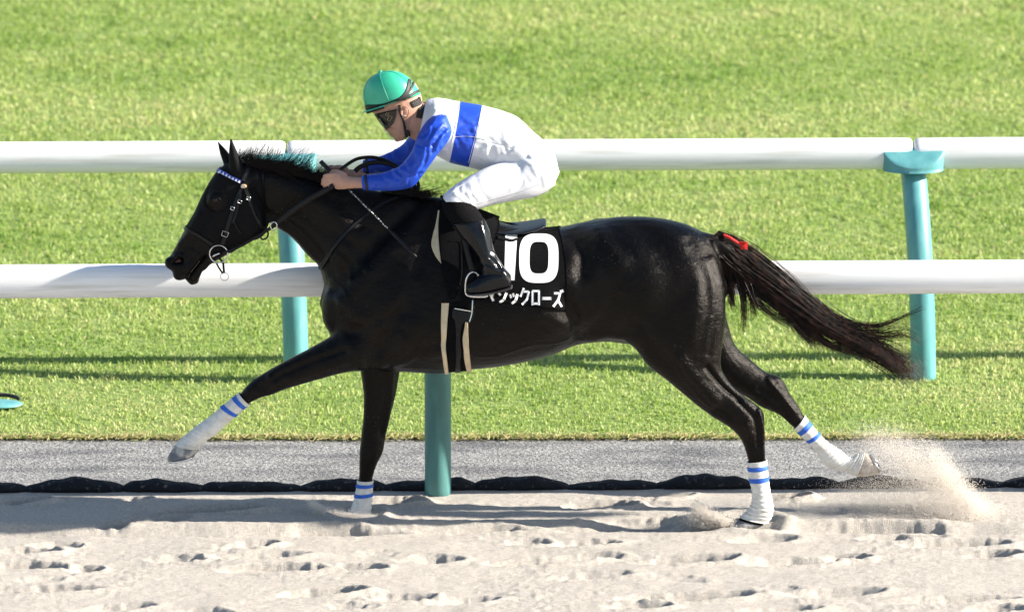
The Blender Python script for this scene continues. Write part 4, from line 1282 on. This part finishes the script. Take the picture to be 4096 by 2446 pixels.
strap(HB, [(1820, 1233), (1885, 1243)], 4, .016, n=14).obj('buckle_edge', m_steel, sroot)
patch(HB, [(1850, 1150), (1843, 1185), (1848, 1208)], [(1905, 1165), (1905, 1190), (1880, 1214)], 6, 10, th=.012, off=.004).obj('strap_keeper', m_cloth, sroot)
YS = -.335
def stirrup(sg):
    pts = [(1893, 1086), (1878, 1094), (1866, 1115), (1862, 1145), (1863, 1170), (1872, 1181), (1900, 1184), (1940, 1184), (1950, 1180)]
    P = spline([W(u, v, YS) for u, v in pts], 36)
    P2 = spline([W(u, v, YS + .03) for u, v in ((1893, 1086), (1908, 1094), (1916, 1112), (1925, 1140), (1940, 1165), (1950, 1180))], 20)
    m = tube(P, np.concatenate([np.full(24, .0052), np.full(12, .0075)]), 8)
    q = tube(P2, .004, 8); m.add(q.verts(), q.F)
    if sg < 0: return m
    V_ = m.mirrored().verts(); V_[:, 2] -= .112
    return MB().add(V_, m.F)
for sg in (-1, 1):
    so = stirrup(sg).obj('stirrup_iron', m_steel, sroot)
    st_ = ribbon(spline([W(1850, 900, -.29), W(1868, 1000, -.32), W(1890, 1088, YS)], 16), .024, .004)
    (st_ if sg < 0 else st_.mirrored()).obj('stirrup_leather', m_black, sroot)

# tail tassel
tr_ = empty('tail_ribbon', W(2900, 945, -.04), 'red yarn tassel tied to the top of the horse tail', 'ribbon')
tb = spline([W(2895, 940, -.05), W(2915, 948, -.06), W(2935, 960, -.065), W(2952, 972, -.065)], 20)
tube(tb, .0065 + .0018 * np.sin(np.arange(20) * 2.1), 10).obj('braid', m_red, tr_)
r5 = np.random.default_rng(2)
hp = []
for k in range(140):
    e = (r5.uniform(2962, 2992), r5.uniform(968, 1000))
    hp.append(spline([W(2950, 971, -.065), W((2950 + e[0]) / 2 + 4, (971 + e[1]) / 2 - 3, -.066 + r5.normal(0, .004)), W(e[0], e[1], -.066 + r5.normal(0, .008))], 6))
hv, hf = hair(np.array(hp), .0017, .0014)
big_mesh('tassel_fringe', hv, hf, m_red, tr_, kind='stuff')
ellipsoid(W(2890, 944, -.05), (.012, .008, .012)).obj('knot', m_cloth, tr_)

# ------------------------------------------------------------------ jockey
m_skin = mat('skin', (0.41, 0.225, 0.158), 0.55, (0.47, 0.27, 0.195), nscale=30, bump=.12, bscale=160, bdist=.003)
m_skin.node_tree.nodes['Principled BSDF'].inputs['Subsurface Weight'].default_value = 0.12
m_skin.node_tree.nodes['Principled BSDF'].inputs['Subsurface Radius'].default_value = (.02, .008, .004)
m_silkw = mat('white_silk', (0.62, 0.63, 0.66), 0.45, bump=.25, bscale=34, bdist=.006, aniso=(1, 1, .5), sheen=.1)
m_silkb = mat('blue_silk', (0.009, 0.048, 0.40), 0.5, (.012, .065, .48), nscale=20, bump=.5, bscale=30, bdist=.010, aniso=(.7, 1, .7), spec=.35)
m_pants = mat('white_breeches', (0.60, 0.615, 0.66), 0.42, bump=.18, bscale=26, bdist=.006)
m_boot = mat('boot_leather', (0.004, 0.0045, 0.006), 0.17, bump=.12, bscale=22, bdist=.006, spec=.3)
m_green = mat('green_cap_silk', (0.03, 0.36, 0.22), 0.35, (.035, .40, .25), nscale=30, bump=.05, bscale=60, spec=.5)
m_band = mat('black_elastic', (0.008, 0.008, 0.009), .6)
m_hairb = mat('dark_hair', (0.010, 0.007, 0.006), .6, bump=.6, bscale=150)
m_lens = mat('goggle_black', (0.005, 0.005, 0.006), .15, spec=.5)
m_gold = mat('gold_print', (0.55, 0.42, 0.15), .4)
m_grey = mat('collar_grey', (0.55, 0.58, 0.66), .6, bump=.2, bscale=90)
def visor_mat():
    m = bpy.data.materials.new('clear_visor'); m.use_nodes = True
    n, l = NT(m)
    tr = n.new('ShaderNodeBsdfTransparent'); tr.inputs[0].default_value = (.93, .95, .96, 1)
    gl = n.new('ShaderNodeBsdfGlossy'); gl.inputs['Roughness'].default_value = .08
    mx = n.new('ShaderNodeMixShader'); mx.inputs[0].default_value = .16
    l.new(tr.outputs[0], mx.inputs[1]); l.new(gl.outputs[0], mx.inputs[2]); l.new(mx.outputs[0], n['Material Output'].inputs[0])
    return m
m_visor = visor_mat()

def folds(specs, seed):
    r = np.random.default_rng(seed); out = []
    for (u, v, a0, a1, l0, l1, n, amp) in specs:
        for k in range(n):
            a = r.uniform(a0, a1); L = r.uniform(l0, l1); st = r.uniform(.15, .6) * L
            p = np.array([u + math.cos(a) * st, v - math.sin(a) * st]); bend = r.uniform(-.5, .5)
            q = p + np.array([math.cos(a + bend), -math.sin(a + bend)]) * L * .5; e = q + np.array([math.cos(a + 2 * bend), -math.sin(a + 2 * bend)]) * L * .5
            out.append(([tuple(p), tuple(q), tuple(e)], r.uniform(4.5, 8), r.choice([-1, 1]) * r.uniform(.5, 1) * amp, 'b'))
    return out
JT = [(1716, 408, 1690, 560, .085, 0, .1), (1740, 398, 1712, 596, .155, 0, .05), (1785, 404, 1752, 618, .178, 0, 0), (1839, 414, 1803, 644, .172, 0, 0), (1927, 427, 1870, 661, .158, 0, 0), (2003, 447, 1941, 680, .150), (2069, 474, 2010, 690, .152), (2122, 524, 2045, 700, .160), (2160, 560, 2065, 715, .162)]
GL = [(2085, 490, 2030, 690, .150), (2130, 530, 2060, 720, .162), (2170, 563, 2110, 765, .168), (2205, 597, 2165, 772, .160), (2226, 645, 2205, 745, .125), (2231, 670, 2224, 715, .07)]
TH = [(2110, 590, 2222, 738, .092, -.10), (2068, 638, 2145, 783, .088, -.12), (2003, 653, 2047, 800, .082, -.15), (1936, 676, 1958, 820, .074, -.185), (1870, 711, 1898, 838, .065, -.215), (1805, 754, 1850, 840, .057, -.24), (1772, 785, 1805, 828, .045, -.25)]
SH = [(1770, 795, 1888, 808, .052, -.25), (1776, 845, 1912, 845, .056, -.262), (1806, 890, 1930, 872, .056, -.275), (1848, 946, 1956, 929, .055, -.29), (1889, 990, 1971, 998, .049, -.305), (1924, 1045, 1992, 1040, .042, -.32), (1932, 1085, 2016, 1076, .040, -.33)]
FT = [(2015, 1070, 2044, 1140, .030, -.335), (2002, 1072, 2022, 1150, .036, -.335), (1965, 1082, 1980, 1160, .040, -.335), (1925, 1102, 1938, 1168, .043, -.335), (1890, 1128, 1900, 1168, .042, -.335), (1868, 1148, 1874, 1166, .030, -.335)]
AR = [(1735, 462, 1785, 462, .048, -.145), (1704, 492, 1806, 518, .068, -.17), (1672, 545, 1788, 566, .062, -.195), (1647, 608, 1748, 618, .056, -.215), (1612, 655, 1708, 672, .052, -.22), (1586, 674, 1652, 742, .050, -.218), (1556, 686, 1588, 757, .047, -.205), (1516, 697, 1528, 760, .043, -.19), (1447, 703, 1452, 757, .036, -.165)]
WR = [(1470, 708, 1472, 754, .030, -.17), (1430, 709, 1434, 752, .028, -.155), (1398, 706, 1402, 754, .027, -.148), (1370, 698, 1376, 757, .022, -.145), (1345, 690, 1350, 757, .019, -.145), (1326, 690, 1330, 750, .016, -.145)]
HD = [(1470, 400, 1660, 330, .07), (1482, 432, 1682, 372, .078), (1502, 466, 1690, 420, .078), (1533, 498, 1672, 462, .070), (1553, 522, 1652, 500, .063), (1567, 543, 1640, 528, .052), (1585, 560, 1628, 548, .036)]
NK = [(1672, 392, 1600, 520, .055), (1700, 415, 1650, 556, .058), (1730, 430, 1690, 570, .065)]
def fingers():
    m = MB()
    for (v0, u1, dv) in ((699, 1300, 4), (714, 1294, 4), (729, 1293, 4), (742, 1302, 3)):
        P = [W(1335, v0, -.150), W(1316, v0, -.158), W(u1, v0 + dv, -.148), W(u1 - 1, v0 + dv + 3, -.126), W(u1 + 14, v0 + dv + 5, -.112), W(u1 + 28, v0 + dv + 4, -.112)]
        t = tube(spline(P, 18), np.linspace(.0092, .0075, 18), 10); m.add(t.verts(), t.F)
    P = [W(1385, 704, -.140), W(1360, 690, -.128), W(1338, 686, -.116), W(1318, 690, -.112)]
    t = tube(spline(P, 14), np.linspace(.012, .009, 14), 10); m.add(t.verts(), t.F)
    return m
def sym(parts, infl):
    m = MB()
    for P, mir, kw in parts:
        L = loft(P, inflate=infl, **kw)
        m.add(L.verts(), L.F)
        if mir:
            L = L.mirrored(); m.add(L.verts(), L.F)
    return m
def far_leg(m, full=True):
    V = m.verts().copy()
    if full: V[:, 2] -= .112
    else: V[:, 2] -= .045 + .067 * np.clip((W(2150, 700)[0] - V[:, 0]) / .42, 0, 1)
    return MB().add(V, m.F)
FULL = [(JT, 0, {}), (GL, 0, {}), (TH, 1, {}), (SH, 1, {}), (FT, 1, {}), (AR, 1, {})]
jb = sym(FULL[:2] + FULL[5:], -.014)
for P_ in (TH, SH, FT):
    L = loft(P_, inflate=-.012); jb.add(L.verts(), L.F)
    L = far_leg(L.mirrored(), P_ is not TH); jb.add(L.verts(), L.F)
for P, mir in ((WR, 1), (HD, 0), (NK, 0)):
    L = loft(P, seg=24); jb.add(L.verts(), L.F)
    if mir: L = L.mirrored(); jb.add(L.verts() - np.array([0, 0, .03]), L.F)
f_ = fingers(); jb.add(f_.verts(), f_.F); f_ = f_.mirrored(); jb.add(f_.verts() - np.array([0, 0, .03]), f_.F)
def jl(u, v, y, ru, rv, ry, rot=0):
    c, s = math.cos(rot), math.sin(rot)
    e = ellipsoid(W(u, v, y), (ru / PXM, ry, rv / PXM), [[c, 0, s], [0, 1, 0], [-s, 0, c]]); jb.add(e.verts(), e.F)
jl(1546, 512, 0, 11, 15, .014, -.5)          # nose
jl(1540, 494, 0, 8, 20, .010, -.5)
jl(1563, 534, 0, 8, 5, .020, .4)             # lips
jl(1569, 543, 0, 8, 5, .018, .4)
jl(1590, 556, 0, 13, 11, .022)               # chin
for sg in (-1, 1):
    jl(1572, 500, sg * .045, 22, 16, .02)    # cheekbone
    jl(1620, 520, sg * .045, 18, 22, .015)   # jaw
JB_ME = remesh(jb, .0050, 1, 'body')
person = empty('person', W(1850, 1180, 0), 'jockey in blue and white silks and green cap crouched over the black horse', 'person')
link_mesh('body', JB_ME, m_skin, person)
# ears
for sg in (-1, 1):
    yE = -.077 * 1.0
    e1 = spline([W(1612, 470, yE), W(1604, 450, yE - .006), W(1610, 432, yE - .012), W(1626, 428, yE - .014), W(1636, 442, yE - .014), W(1632, 460, yE - .012), W(1622, 474, yE - .008)], 24)
    t = tube(e1, .0042, 8)
    q = ellipsoid(W(1620, 450, yE + .001), (.017, .006, .024), [[.93, 0, .35], [0, 1, 0], [-.35, 0, .93]]); t.add(q.verts(), q.F)
    q = ellipsoid(W(1617, 470, yE - .006), (.007, .005, .008)); t.add(q.verts(), q.F)
    me = remesh(t, .003, 1, 'ear')
    if sg > 0:
        V, _, _ = mesh_arrays(me); V[:, 1] *= -1; set_verts(me, V); me.flip_normals()
    link_mesh('ear', me, m_skin, person)
# shirt with band
sh = sym([(JT, 0, dict(seg=28))], .004)
# shoulders
for sg in (-1, 1):
    L = ellipsoid(W(1752, 500, sg * -.13), (.062, .055, .055)); sh.add(L.verts(), L.F)
SH_ME = remesh(sh, .0065, 2, 'shirt')
soften(SH_ME, 4)
sculpt(SH_ME, [([(1960, 560), (1990, 575), (2050, 590)], 7, -.004, 'b'), ([(1905, 565), (1980, 580), (2060, 600)], 5, .004, 'b'), ([(1925, 590), (1935, 615), (1938, 640)], 6, .004, 'b'), ([(1950, 590), (1962, 620)], 5, -.004, 'b'),
               ([(1985, 595), (1992, 625), (1985, 650)], 6, .004, 'b'), ([(2020, 590), (2030, 620)], 6, -.005, 'b'), ([(2060, 560), (2075, 530), (2085, 510)], 7, .005, 'b'), ([(2040, 600), (2062, 570), (2075, 545)], 6, -.005, 'b'),
               ([(1850, 470), (1900, 490), (1915, 480)], 8, .003, 'b'), ([(1835, 560), (1870, 600), (1865, 640)], 8, .004, 'b'), ([(1815, 560), (1850, 545), (1895, 560)], 6, -.003, 'b'), ([(1880, 520), (1900, 560)], 7, -.003, 'b'),
               ([(1790, 590), (1800, 620)], 6, -.004, 'b'), ([(1765, 595), (1785, 600)], 5, .003, 'b'), ([(2000, 480), (2040, 520), (2060, 570)], 10, -.003, 'b')])
sculpt(SH_ME, folds([(1810, 530, -1.2, .8, 30, 90, 14, .003), (2060, 610, 1.8, 3.6, 40, 120, 14, .0026), (1960, 560, -2.2, -.8, 30, 70, 12, .003), (1900, 500, 0, 6.2, 20, 70, 12, .0025), (1740, 430, -1.5, .3, 20, 60, 8, .003)], 3))
soften(SH_ME, 2)
noise_disp(SH_ME, .0012, 34, 9)
def split_band(me, planes):
    def cut(pl):
        bm = bmesh.new(); bm.from_mesh(me)
        for co, no in pl:
            bmesh.ops.bisect_plane(bm, geom=bm.verts[:] + bm.edges[:] + bm.faces[:], plane_co=co, plane_no=no, clear_outer=True)
        o = bpy.data.meshes.new('cut'); bm.to_mesh(o); bm.free()
        o.polygons.foreach_set('use_smooth', np.ones(len(o.polygons), dtype=bool))
        return o
    (a, an), (b, bn) = planes
    return cut([(a, an)]), cut([(a, -an), (b, -bn)]), cut([(b, bn)])
pa = plane_px((1840, 410), (1797, 640), (1700, 500)); pb2 = plane_px((1929, 420), (1872, 665), (2000, 560))
m1, m2, m3 = split_band(SH_ME, (pa, pb2))
link_mesh('shirt', m1, m_silkw, person); link_mesh('shirt_band', m2, m_silkb, person); link_mesh('shirt', m3, m_silkw, person)
SHB = bvh_of(SH_ME)
for P in ([(1840, 412), (1822, 500), (1800, 600)], [(1928, 428), (1908, 520), (1874, 650)]):
    strap(SHB, P, 2, .0010, n=24).obj('seam', m_silkw, person)
strap(SHB, [(1812, 548), (1870, 545), (1915, 552), (1985, 572), (2050, 590)], 1.5, .001, n=30).obj('seam', m_silkw, person)
# sleeves
sl_ = sym([(AR, 0, dict(seg=22, cap=.2))], .003)
SL_ME = remesh(sl_, .0055, 2, 'sleeve')
soften(SL_ME, 3)
sculpt(SL_ME, [([(1795, 520), (1760, 560), (1745, 600)], 7, .006, 'n'), ([(1780, 515), (1745, 560), (1728, 610)], 6, -.006, 'n'), ([(1768, 500), (1725, 560), (1712, 620)], 6, .005, 'n'), ([(1700, 590), (1690, 640), (1660, 690)], 7, .006, 'n'),
               ([(1712, 610), (1700, 650), (1672, 700)], 5, -.006, 'n'), ([(1600, 676), (1625, 690), (1622, 735)], 5, .007, 'n'), ([(1590, 690), (1605, 705), (1612, 740)], 5, -.005, 'n'), ([(1575, 690), (1585, 720), (1600, 745)], 5, .004, 'n'),
               ([(1655, 570), (1690, 585), (1740, 580)], 6, -.004, 'n'), ([(1740, 480), (1720, 510), (1690, 530)], 8, .004, 'n'), ([(1545, 700), (1550, 730)], 4, -.003, 'n'), ([(1660, 620), (1640, 650), (1620, 665)], 6, -.004, 'n')])
sculpt(SL_ME, folds([(1790, 520, 3.4, 5.0, 30, 110, 14, .004), (1640, 700, .3, 1.6, 25, 80, 12, .0045), (1625, 720, 2.6, 3.6, 20, 70, 10, .004), (1730, 500, 3.6, 4.8, 20, 70, 8, .003), (1500, 730, -1.8, -1.3, 14, 40, 6, .0025), (1540, 730, 1.2, 1.9, 14, 40, 6, .0025)], 5))
noise_disp(SL_ME, .001, 40, 4)
def both_me(me, name, m, parent, drop=0.0):
    o = link_mesh(name, me, m, parent)
    me2 = me.copy(); V, _, _ = mesh_arrays(me2); V[:, 1] *= -1; V[:, 2] -= drop; set_verts(me2, V); me2.flip_normals()
    link_mesh(name, me2, m, parent)
    return o
both_me(SL_ME, 'sleeve', m_silkb, person)
cf = loft(AR, t0=7.72, t1=7.86, inflate=.0055, sub=40, seg=24, closed=False)
two(cf, 'cuff_band', m_band, person)
# collar
cl_ = loft([(1702, 408, 1668, 566, .075), (1714, 402, 1682, 580, .088), (1732, 398, 1704, 590, .11)], inflate=.005, sub=8, seg=32, closed=False)
cl_.obj('collar', m_grey, person)
# breeches
br = sym([(GL, 0, dict(seg=28)), (TH, 0, dict(seg=22))], .003)
L = far_leg(loft(TH, inflate=.003, seg=22).mirrored(), False); br.add(L.verts(), L.F)
BR_ME = remesh(br, .0065, 2, 'breeches')
soften(BR_ME, 5)
sculpt(BR_ME, [([(2085, 620), (2130, 640), (2165, 690)], 7, -.005, 'n'), ([(2090, 640), (2125, 660), (2150, 705)], 5, .004, 'n'), ([(2075, 635), (2110, 610), (2140, 610)], 6, -.006, 'n'), ([(1885, 740), (1895, 775), (1915, 800)], 5, .005, 'n'), ([(1870, 770), (1885, 800), (1892, 828)], 5, .006, 'n'),
               ([(1812, 768), (1850, 800), (1880, 815)], 5, .005, 'n'), ([(1830, 790), (1860, 815)], 4, -.005, 'n'), ([(2060, 650), (2090, 650), (2110, 670)], 5, .004, 'n'), ([(2150, 640), (2170, 690), (2180, 740)], 7, .004, 'n'), ([(1900, 700), (1920, 760), (1950, 800)], 8, -.003, 'n')])
sculpt(BR_ME, folds([(2085, 640, -1.6, .9, 35, 100, 12, .0022), (1850, 800, .2, 2.2, 20, 70, 10, .003), (2090, 700, -2.9, -1.2, 20, 60, 6, .002)], 7))
soften(BR_ME, 3)
noise_disp(BR_ME, .0008, 30, 14)
link_mesh('breeches', BR_ME, m_pants, person)
BRB = bvh_of(BR_ME)
strap(BRB, [(1780, 790), (1860, 732), (1960, 695), (2060, 660), (2085, 655)], 2.5, .0012, n=30).obj('seam', m_pants, person)
strap(BRB, [(1905, 815), (1990, 790), (2080, 765), (2160, 735)], 2.2, .0012, n=30).obj('seam', m_pants, person)
# knee cloth and boots
kn = remesh(sym([([p for p in SH[:3]], 0, dict(seg=22))], .005), .006, 2, 'stocking')
both_me(kn, 'stocking', m_cloth, person, .112)
bt = sym([(SH[2:], 0, dict(seg=22, cap=.05)), (FT, 0, dict(seg=20, e=.8))], .007)
BT_ME = remesh(bt, .0055, 2, 'boot')
soften(BT_ME, 3)
sculpt(BT_ME, [([(1975, 1010), (1990, 1040), (2005, 1060)], 6, .006, 'n'), ([(1960, 1030), (1985, 1055), (2000, 1075)], 5, -.006, 'n'), ([(1940, 1060), (1970, 1075), (2010, 1090)], 6, .005, 'n'), ([(1930, 1045), (1950, 1060), (1990, 1070)], 5, -.004, 'n'), ([(1930, 1105), (1960, 1095), (2000, 1100)], 5, -.003, 'n'), ([(1925, 900), (1940, 960), (1950, 1000)], 9, .004, 'n')])
bo = both_me(BT_ME, 'boot', m_boot, person, .112)
BTB = bvh_of(BT_ME)
strap(BTB, [(1824, 903), (1870, 885), (1930, 866)], 5, .003, n=20).obj('boot_top', m_boot, bo)
strap(BTB, [(1895, 915), (1935, 905)], 4, .003, n=12).obj('boot_strap', m_boot, bo)
so_ = [(2050, 1142, 2046, 1152, .034, -.335), (2020, 1150, 2020, 1160, .040, -.335), (1980, 1160, 1980, 1168, .042, -.335), (1938, 1167, 1938, 1175, .047, -.335), (1895, 1168, 1895, 1176, .046, -.335), (1866, 1164, 1866, 1172, .032, -.335)]
so2 = loft(so_, seg=20, e=.6)
so2.obj('boot_sole', m_rubber, person); far_leg(so2.mirrored()).obj('boot_sole', m_rubber, person)
# helmet
A0, B0 = np.array([1462., 446.]), np.array([1687., 376.])
ctr = (A0 + B0) / 2
ax_f = (A0 - B0) / np.linalg.norm(A0 - B0)             # to the front
ax_u = np.array([ax_f[1] * -1.0, ax_f[0]]);  ax_u = ax_u if ax_u[1] < 0 else -ax_u
def hel(a, b, infl=0.0):
    """a azimuth (0 front), b elevation 0..pi/2"""
    R_, H_, WD = 114 + infl * PXM, 131 + infl * PXM, .118 + infl
    cb, sb = math.cos(b), math.sin(b)
    cb = cb ** .85; sb = max(sb, 0) ** .92 if sb >= 0 else sb
    f = math.cos(a) * cb
    q = ctr + ax_f * R_ * f + ax_u * H_ * sb + ax_f * 14 * sb
    return W(q[0], q[1], math.sin(a) * cb * WD)
HN, HM = 48, 16
V = [hel(2 * PI * j / HN, PI / 2 * i / HM) for i in range(HM) for j in range(HN)] + [hel(0, PI / 2)]
F = [(i * HN + j, i * HN + (j + 1) % HN, (i + 1) * HN + (j + 1) % HN, (i + 1) * HN + j) for i in range(HM - 1) for j in range(HN)] + [((HM - 1) * HN + j, (HM - 1) * HN + (j + 1) % HN, HM * HN) for j in range(HN)]
Vi = [hel(2 * PI * j / HN, 0, -.012) for j in range(HN)]
k0 = len(V); V += Vi
F += [(j, k0 + j, k0 + (j + 1) % HN, (j + 1) % HN) for j in range(HN)]
helmet = MB().add(V, F).obj('helmet', m_green, person)
HEB = BVHTree.FromPolygons([Vector(v) for v in V], [tuple(f) for f in F])
for k in range(6):
    a = 2 * PI * (k + .62) / 6
    tube([hel(a, PI / 2 * t, .0008) for t in np.linspace(.05, 1, 20)], .0013, 6).obj('helmet_seam', m_green, helmet)
ellipsoid(hel(0, PI / 2, .004), (.009, .009, .007)).obj('button', m_green, helmet)
# peak
V = []
for k in range(21):
    a = -1.25 + 2.5 * k / 20
    w_ = math.cos(a / 1.25 * PI / 2) ** .6
    for s, dz in ((0, .0), (.55, -.001), (1, -.004), (1, -.007), (0, -.008)):
        q = np.array(hel(a, 0, .001 + s * .024 * w_)); q[2] += dz + .004
        V.append(q)
F = [(k * 5 + j, k * 5 + (j + 1) % 5, (k + 1) * 5 + (j + 1) % 5, (k + 1) * 5 + j) for k in range(20) for j in range(5)]
MB().add(V, F).obj('peak', m_green, helmet)
strap(HEB, [(1463, 428), (1530, 424), (1590, 403), (1614, 388)], 17, .0025, n=30).obj('goggle_strap', m_band, helmet)
strap(HEB, [(1584, 414), (1612, 388), (1630, 360), (1639, 318)], 13, .003, n=36).obj('goggle_strap', m_band, helmet)
strap(HEB, [(1606, 400), (1628, 378), (1646, 352), (1655, 328)], 8, .0035, n=24).obj('goggle_strap', m_band, helmet)
strap(HEB, [(1596, 412), (1620, 396), (1646, 378), (1678, 362)], 11, .004, n=24).obj('goggle_strap', m_band, helmet)
# goggles: dark wrap mask on the face, clear visor in front
JBB = bvh_of(JB_ME)
two(patch(JBB, [(1640, 408), (1643, 420), (1652, 432)], [(1686, 385), (1690, 405), (1684, 418)], 8, 8, th=.003, off=0.0), 'hair', m_hairb, person)
two(patch(JBB, [(1676, 430), (1668, 450), (1664, 470)], [(1712, 410), (1706, 440), (1690, 475)], 8, 8, th=.006, off=0.0), 'neck_warmer', m_hairb, person)
gg = patch(JBB, [(1503, 455), (1520, 480), (1535, 500), (1550, 512)], [(1588, 436), (1585, 460), (1575, 490), (1562, 508)], 14, 14, th=.008, off=.001)
two(gg, 'goggles', m_lens, person)
GGB = BVHTree.FromPolygons([Vector(v) for v in gg.verts()], [tuple(f) for f in gg.F])
for (u, v, s) in ((1549, 456, 6), (1559, 473, 9)):
    P = [hit(GGB, u + s * (dx * .8 - dy * .45), v + s * (dy * .9 + dx * .35), .001)[0] for dx, dy in ((-.8, -1), (.8, -1), (.8, 1), (-.8, 1))]
    tube(P, .0008, 6, closed_path=True).obj('goggle_logo', m_gold, person)
strap(JBB, [(1597, 420), (1600, 450), (1612, 480), (1620, 520), (1626, 552)], 9, .006, n=24).obj('chin_strap', m_band, person)
ellipsoid(W(1632, 530, -.052), (.008, .008, .022), [[.9, 0, -.4], [0, 1, 0], [.4, 0, .9]]).obj('chin_cup', m_band, person)
V = []
for i in range(12):
    t = i / 11
    for j in range(13):
        a = -1.1 + 2.2 * j / 12
        u, v = 1500 + 70 * t, 464 + 116 * t
        p = np.array(W(u, v, 0)); p[1] = math.sin(a) * .075; p[0] += (1 - math.cos(a)) * .06
        V.append(p)
F = [(i * 13 + j, i * 13 + j + 1, (i + 1) * 13 + j + 1, (i + 1) * 13 + j) for i in range(11) for j in range(12)]
MB().add(V, F).obj('visor', m_visor, person)
tube([V[11 * 13 + j] for j in range(13)], .0016, 6).obj('visor_rim', m_visor, person)
tube([np.array(hel(a_, 0, -.004)) + np.array([0, 0, -.008]) for a_ in np.linspace(-1.2, 1.2, 20)], .006, 8).obj('visor_clip', m_band, person)

# whip
whip = empty('whip', W(1389, 757, -.15), 'thin black braided riding whip held below the rider hand', 'whip')
wp0, wp1 = W(1283, 646, -.085), W(1667, 1029, -.33)
wv = np.array(wp1) - np.array(wp0)
def wp(t): return np.array(wp0) + wv * t
m_braid = mat('whip_braid', (0.01, .01, .01), .4, (.75, .72, .68), nscale=220, contrast=(.54, .60), detail=1)
tube([wp(t) for t in np.linspace(.0, .3, 8)], [.011, .0105, .009, .0085, .0085, .008, .006, .0045], 10).obj('handle', m_black, whip)
tube([wp(t) for t in np.linspace(.28, .72, 12)], .0035, 8).obj('shaft', m_braid, whip)
tube([wp(t) for t in np.linspace(.70, 1.0, 10)], [.004, .0075, .0085, .0085, .0085, .0085, .0085, .0085, .008, .005], 10).obj('flap', m_black, whip)

# ------------------------------------------------------------------ thrown sand
m_grain = mat('sand_grains', (0.86, 0.82, 0.77), .9, spec=.2)
_n, _l = NT(m_grain)
_t = _n.new('ShaderNodeBsdfTranslucent'); _t.inputs[0].default_value = (.86, .82, .77, 1)
_m = _n.new('ShaderNodeMixShader'); _m.inputs[0].default_value = .5
_l.new(_n['Principled BSDF'].outputs[0], _m.inputs[1]); _l.new(_t.outputs[0], _m.inputs[2]); _l.new(_m.outputs[0], _n['Material Output'].inputs[0])
def grains(blobs, seed, name, label):
    r = np.random.default_rng(seed)
    P, Sz = [], []
    for (u0, v0, u1, v1, su, sv, yc, sy, n, s0, s1) in blobs:
        t = r.random(n) ** .8
        jit = r.normal(0, 1, (n, 2)) * np.array([su, sv])
        u = u0 + (u1 - u0) * t + jit[:, 0]; v = v0 + (v1 - v0) * t + jit[:, 1]
        y = r.normal(yc, sy, n)
        d = FWD[None] + ((u - 2048) / FPX)[:, None] * np.array([[1.0, 0, 0]]) + ((1223 - v) / FPX)[:, None] * UPV[None]
        Q = CAMP[None] + d * ((y - CAMP[1]) / d[:, 1])[:, None]
        k = Q[:, 2] > -.01
        P.append(Q[k]); Sz.append(r.uniform(s0, s1, n)[k])
    P = np.concatenate(P); Sz = np.concatenate(Sz)
    n = len(P)
    tet = np.array([[1, 1, 1], [1, -1, -1], [-1, 1, -1], [-1, -1, 1]]) / 1.6
    ang = r.uniform(0, 6.28, n)
    c, s = np.cos(ang), np.sin(ang)
    T = np.repeat(tet[None], n, 0)
    X_ = T[:, :, 0] * c[:, None] - T[:, :, 2] * s[:, None]; Z_ = T[:, :, 0] * s[:, None] + T[:, :, 2] * c[:, None]
    T = np.stack([X_, T[:, :, 1], Z_], -1)
    V = P[:, None, :] + T * Sz[:, None, None]
    b = np.arange(n)[:, None] * 4
    F = np.concatenate([b + np.array([f]) for f in ((0, 1, 2), (0, 3, 1), (0, 2, 3), (1, 3, 2))])
    big_mesh(name, V.reshape(-1, 3), F, m_grain, smooth=False, label=label, cat='sand spray', kind='stuff')
grains([(3470, 1720, 3620, 1830, 60, 35, .15, .06, 9000, .0006, .0013), (3540, 1780, 3780, 1990, 70, 58, .15, .08, 18000, .0009, .0018), (3640, 1850, 3930, 2060, 36, 32, .13, .06, 18000, .0009, .0019),
        (3720, 1800, 3910, 2050, 22, 30, .1, .05, 15000, .0008, .0018), (3500, 2010, 3760, 2060, 95, 34, .17, .08, 16000, .0009, .0018), (3400, 1960, 3560, 1990, 75, 38, .2, .08, 9000, .0006, .0013),
        (3770, 2045, 3920, 2072, 70, 22, .12, .08, 16000, .0009, .002), (3480, 1850, 3740, 2050, 130, 90, .15, .12, 12000, .0005, .0012), (3560, 1850, 3860, 2060, 80, 55, .14, .1, 120, .002, .004)], 1, 'sand_spray', 'spray of pale sand grains flung up behind the trailing hind hoof')
grains([(2790, 2065, 2850, 2090, 28, 20, -.12, .03, 15000, .001, .0023), (2780, 2020, 2850, 2080, 12, 14, -.12, .03, 10000, .001, .0023), (2840, 2055, 2910, 2090, 20, 10, -.14, .03, 9000, .001, .0023)], 2, 'sand_spray', 'small fan of sand kicked up in front of the planted hind hoof')
grains([(1240, 2010, 1330, 2060, 10, 8, .12, .03, 5000, .0009, .002), (1290, 2045, 1400, 2070, 24, 9, .1, .04, 8000, .0009, .002), (1380, 2064, 1510, 2076, 40, 9, .08, .04, 8000, .0009, .002)], 3, 'sand_spray', 'thin fan of sand thrown ahead of the upright front hoof')
r7 = np.random.default_rng(8)
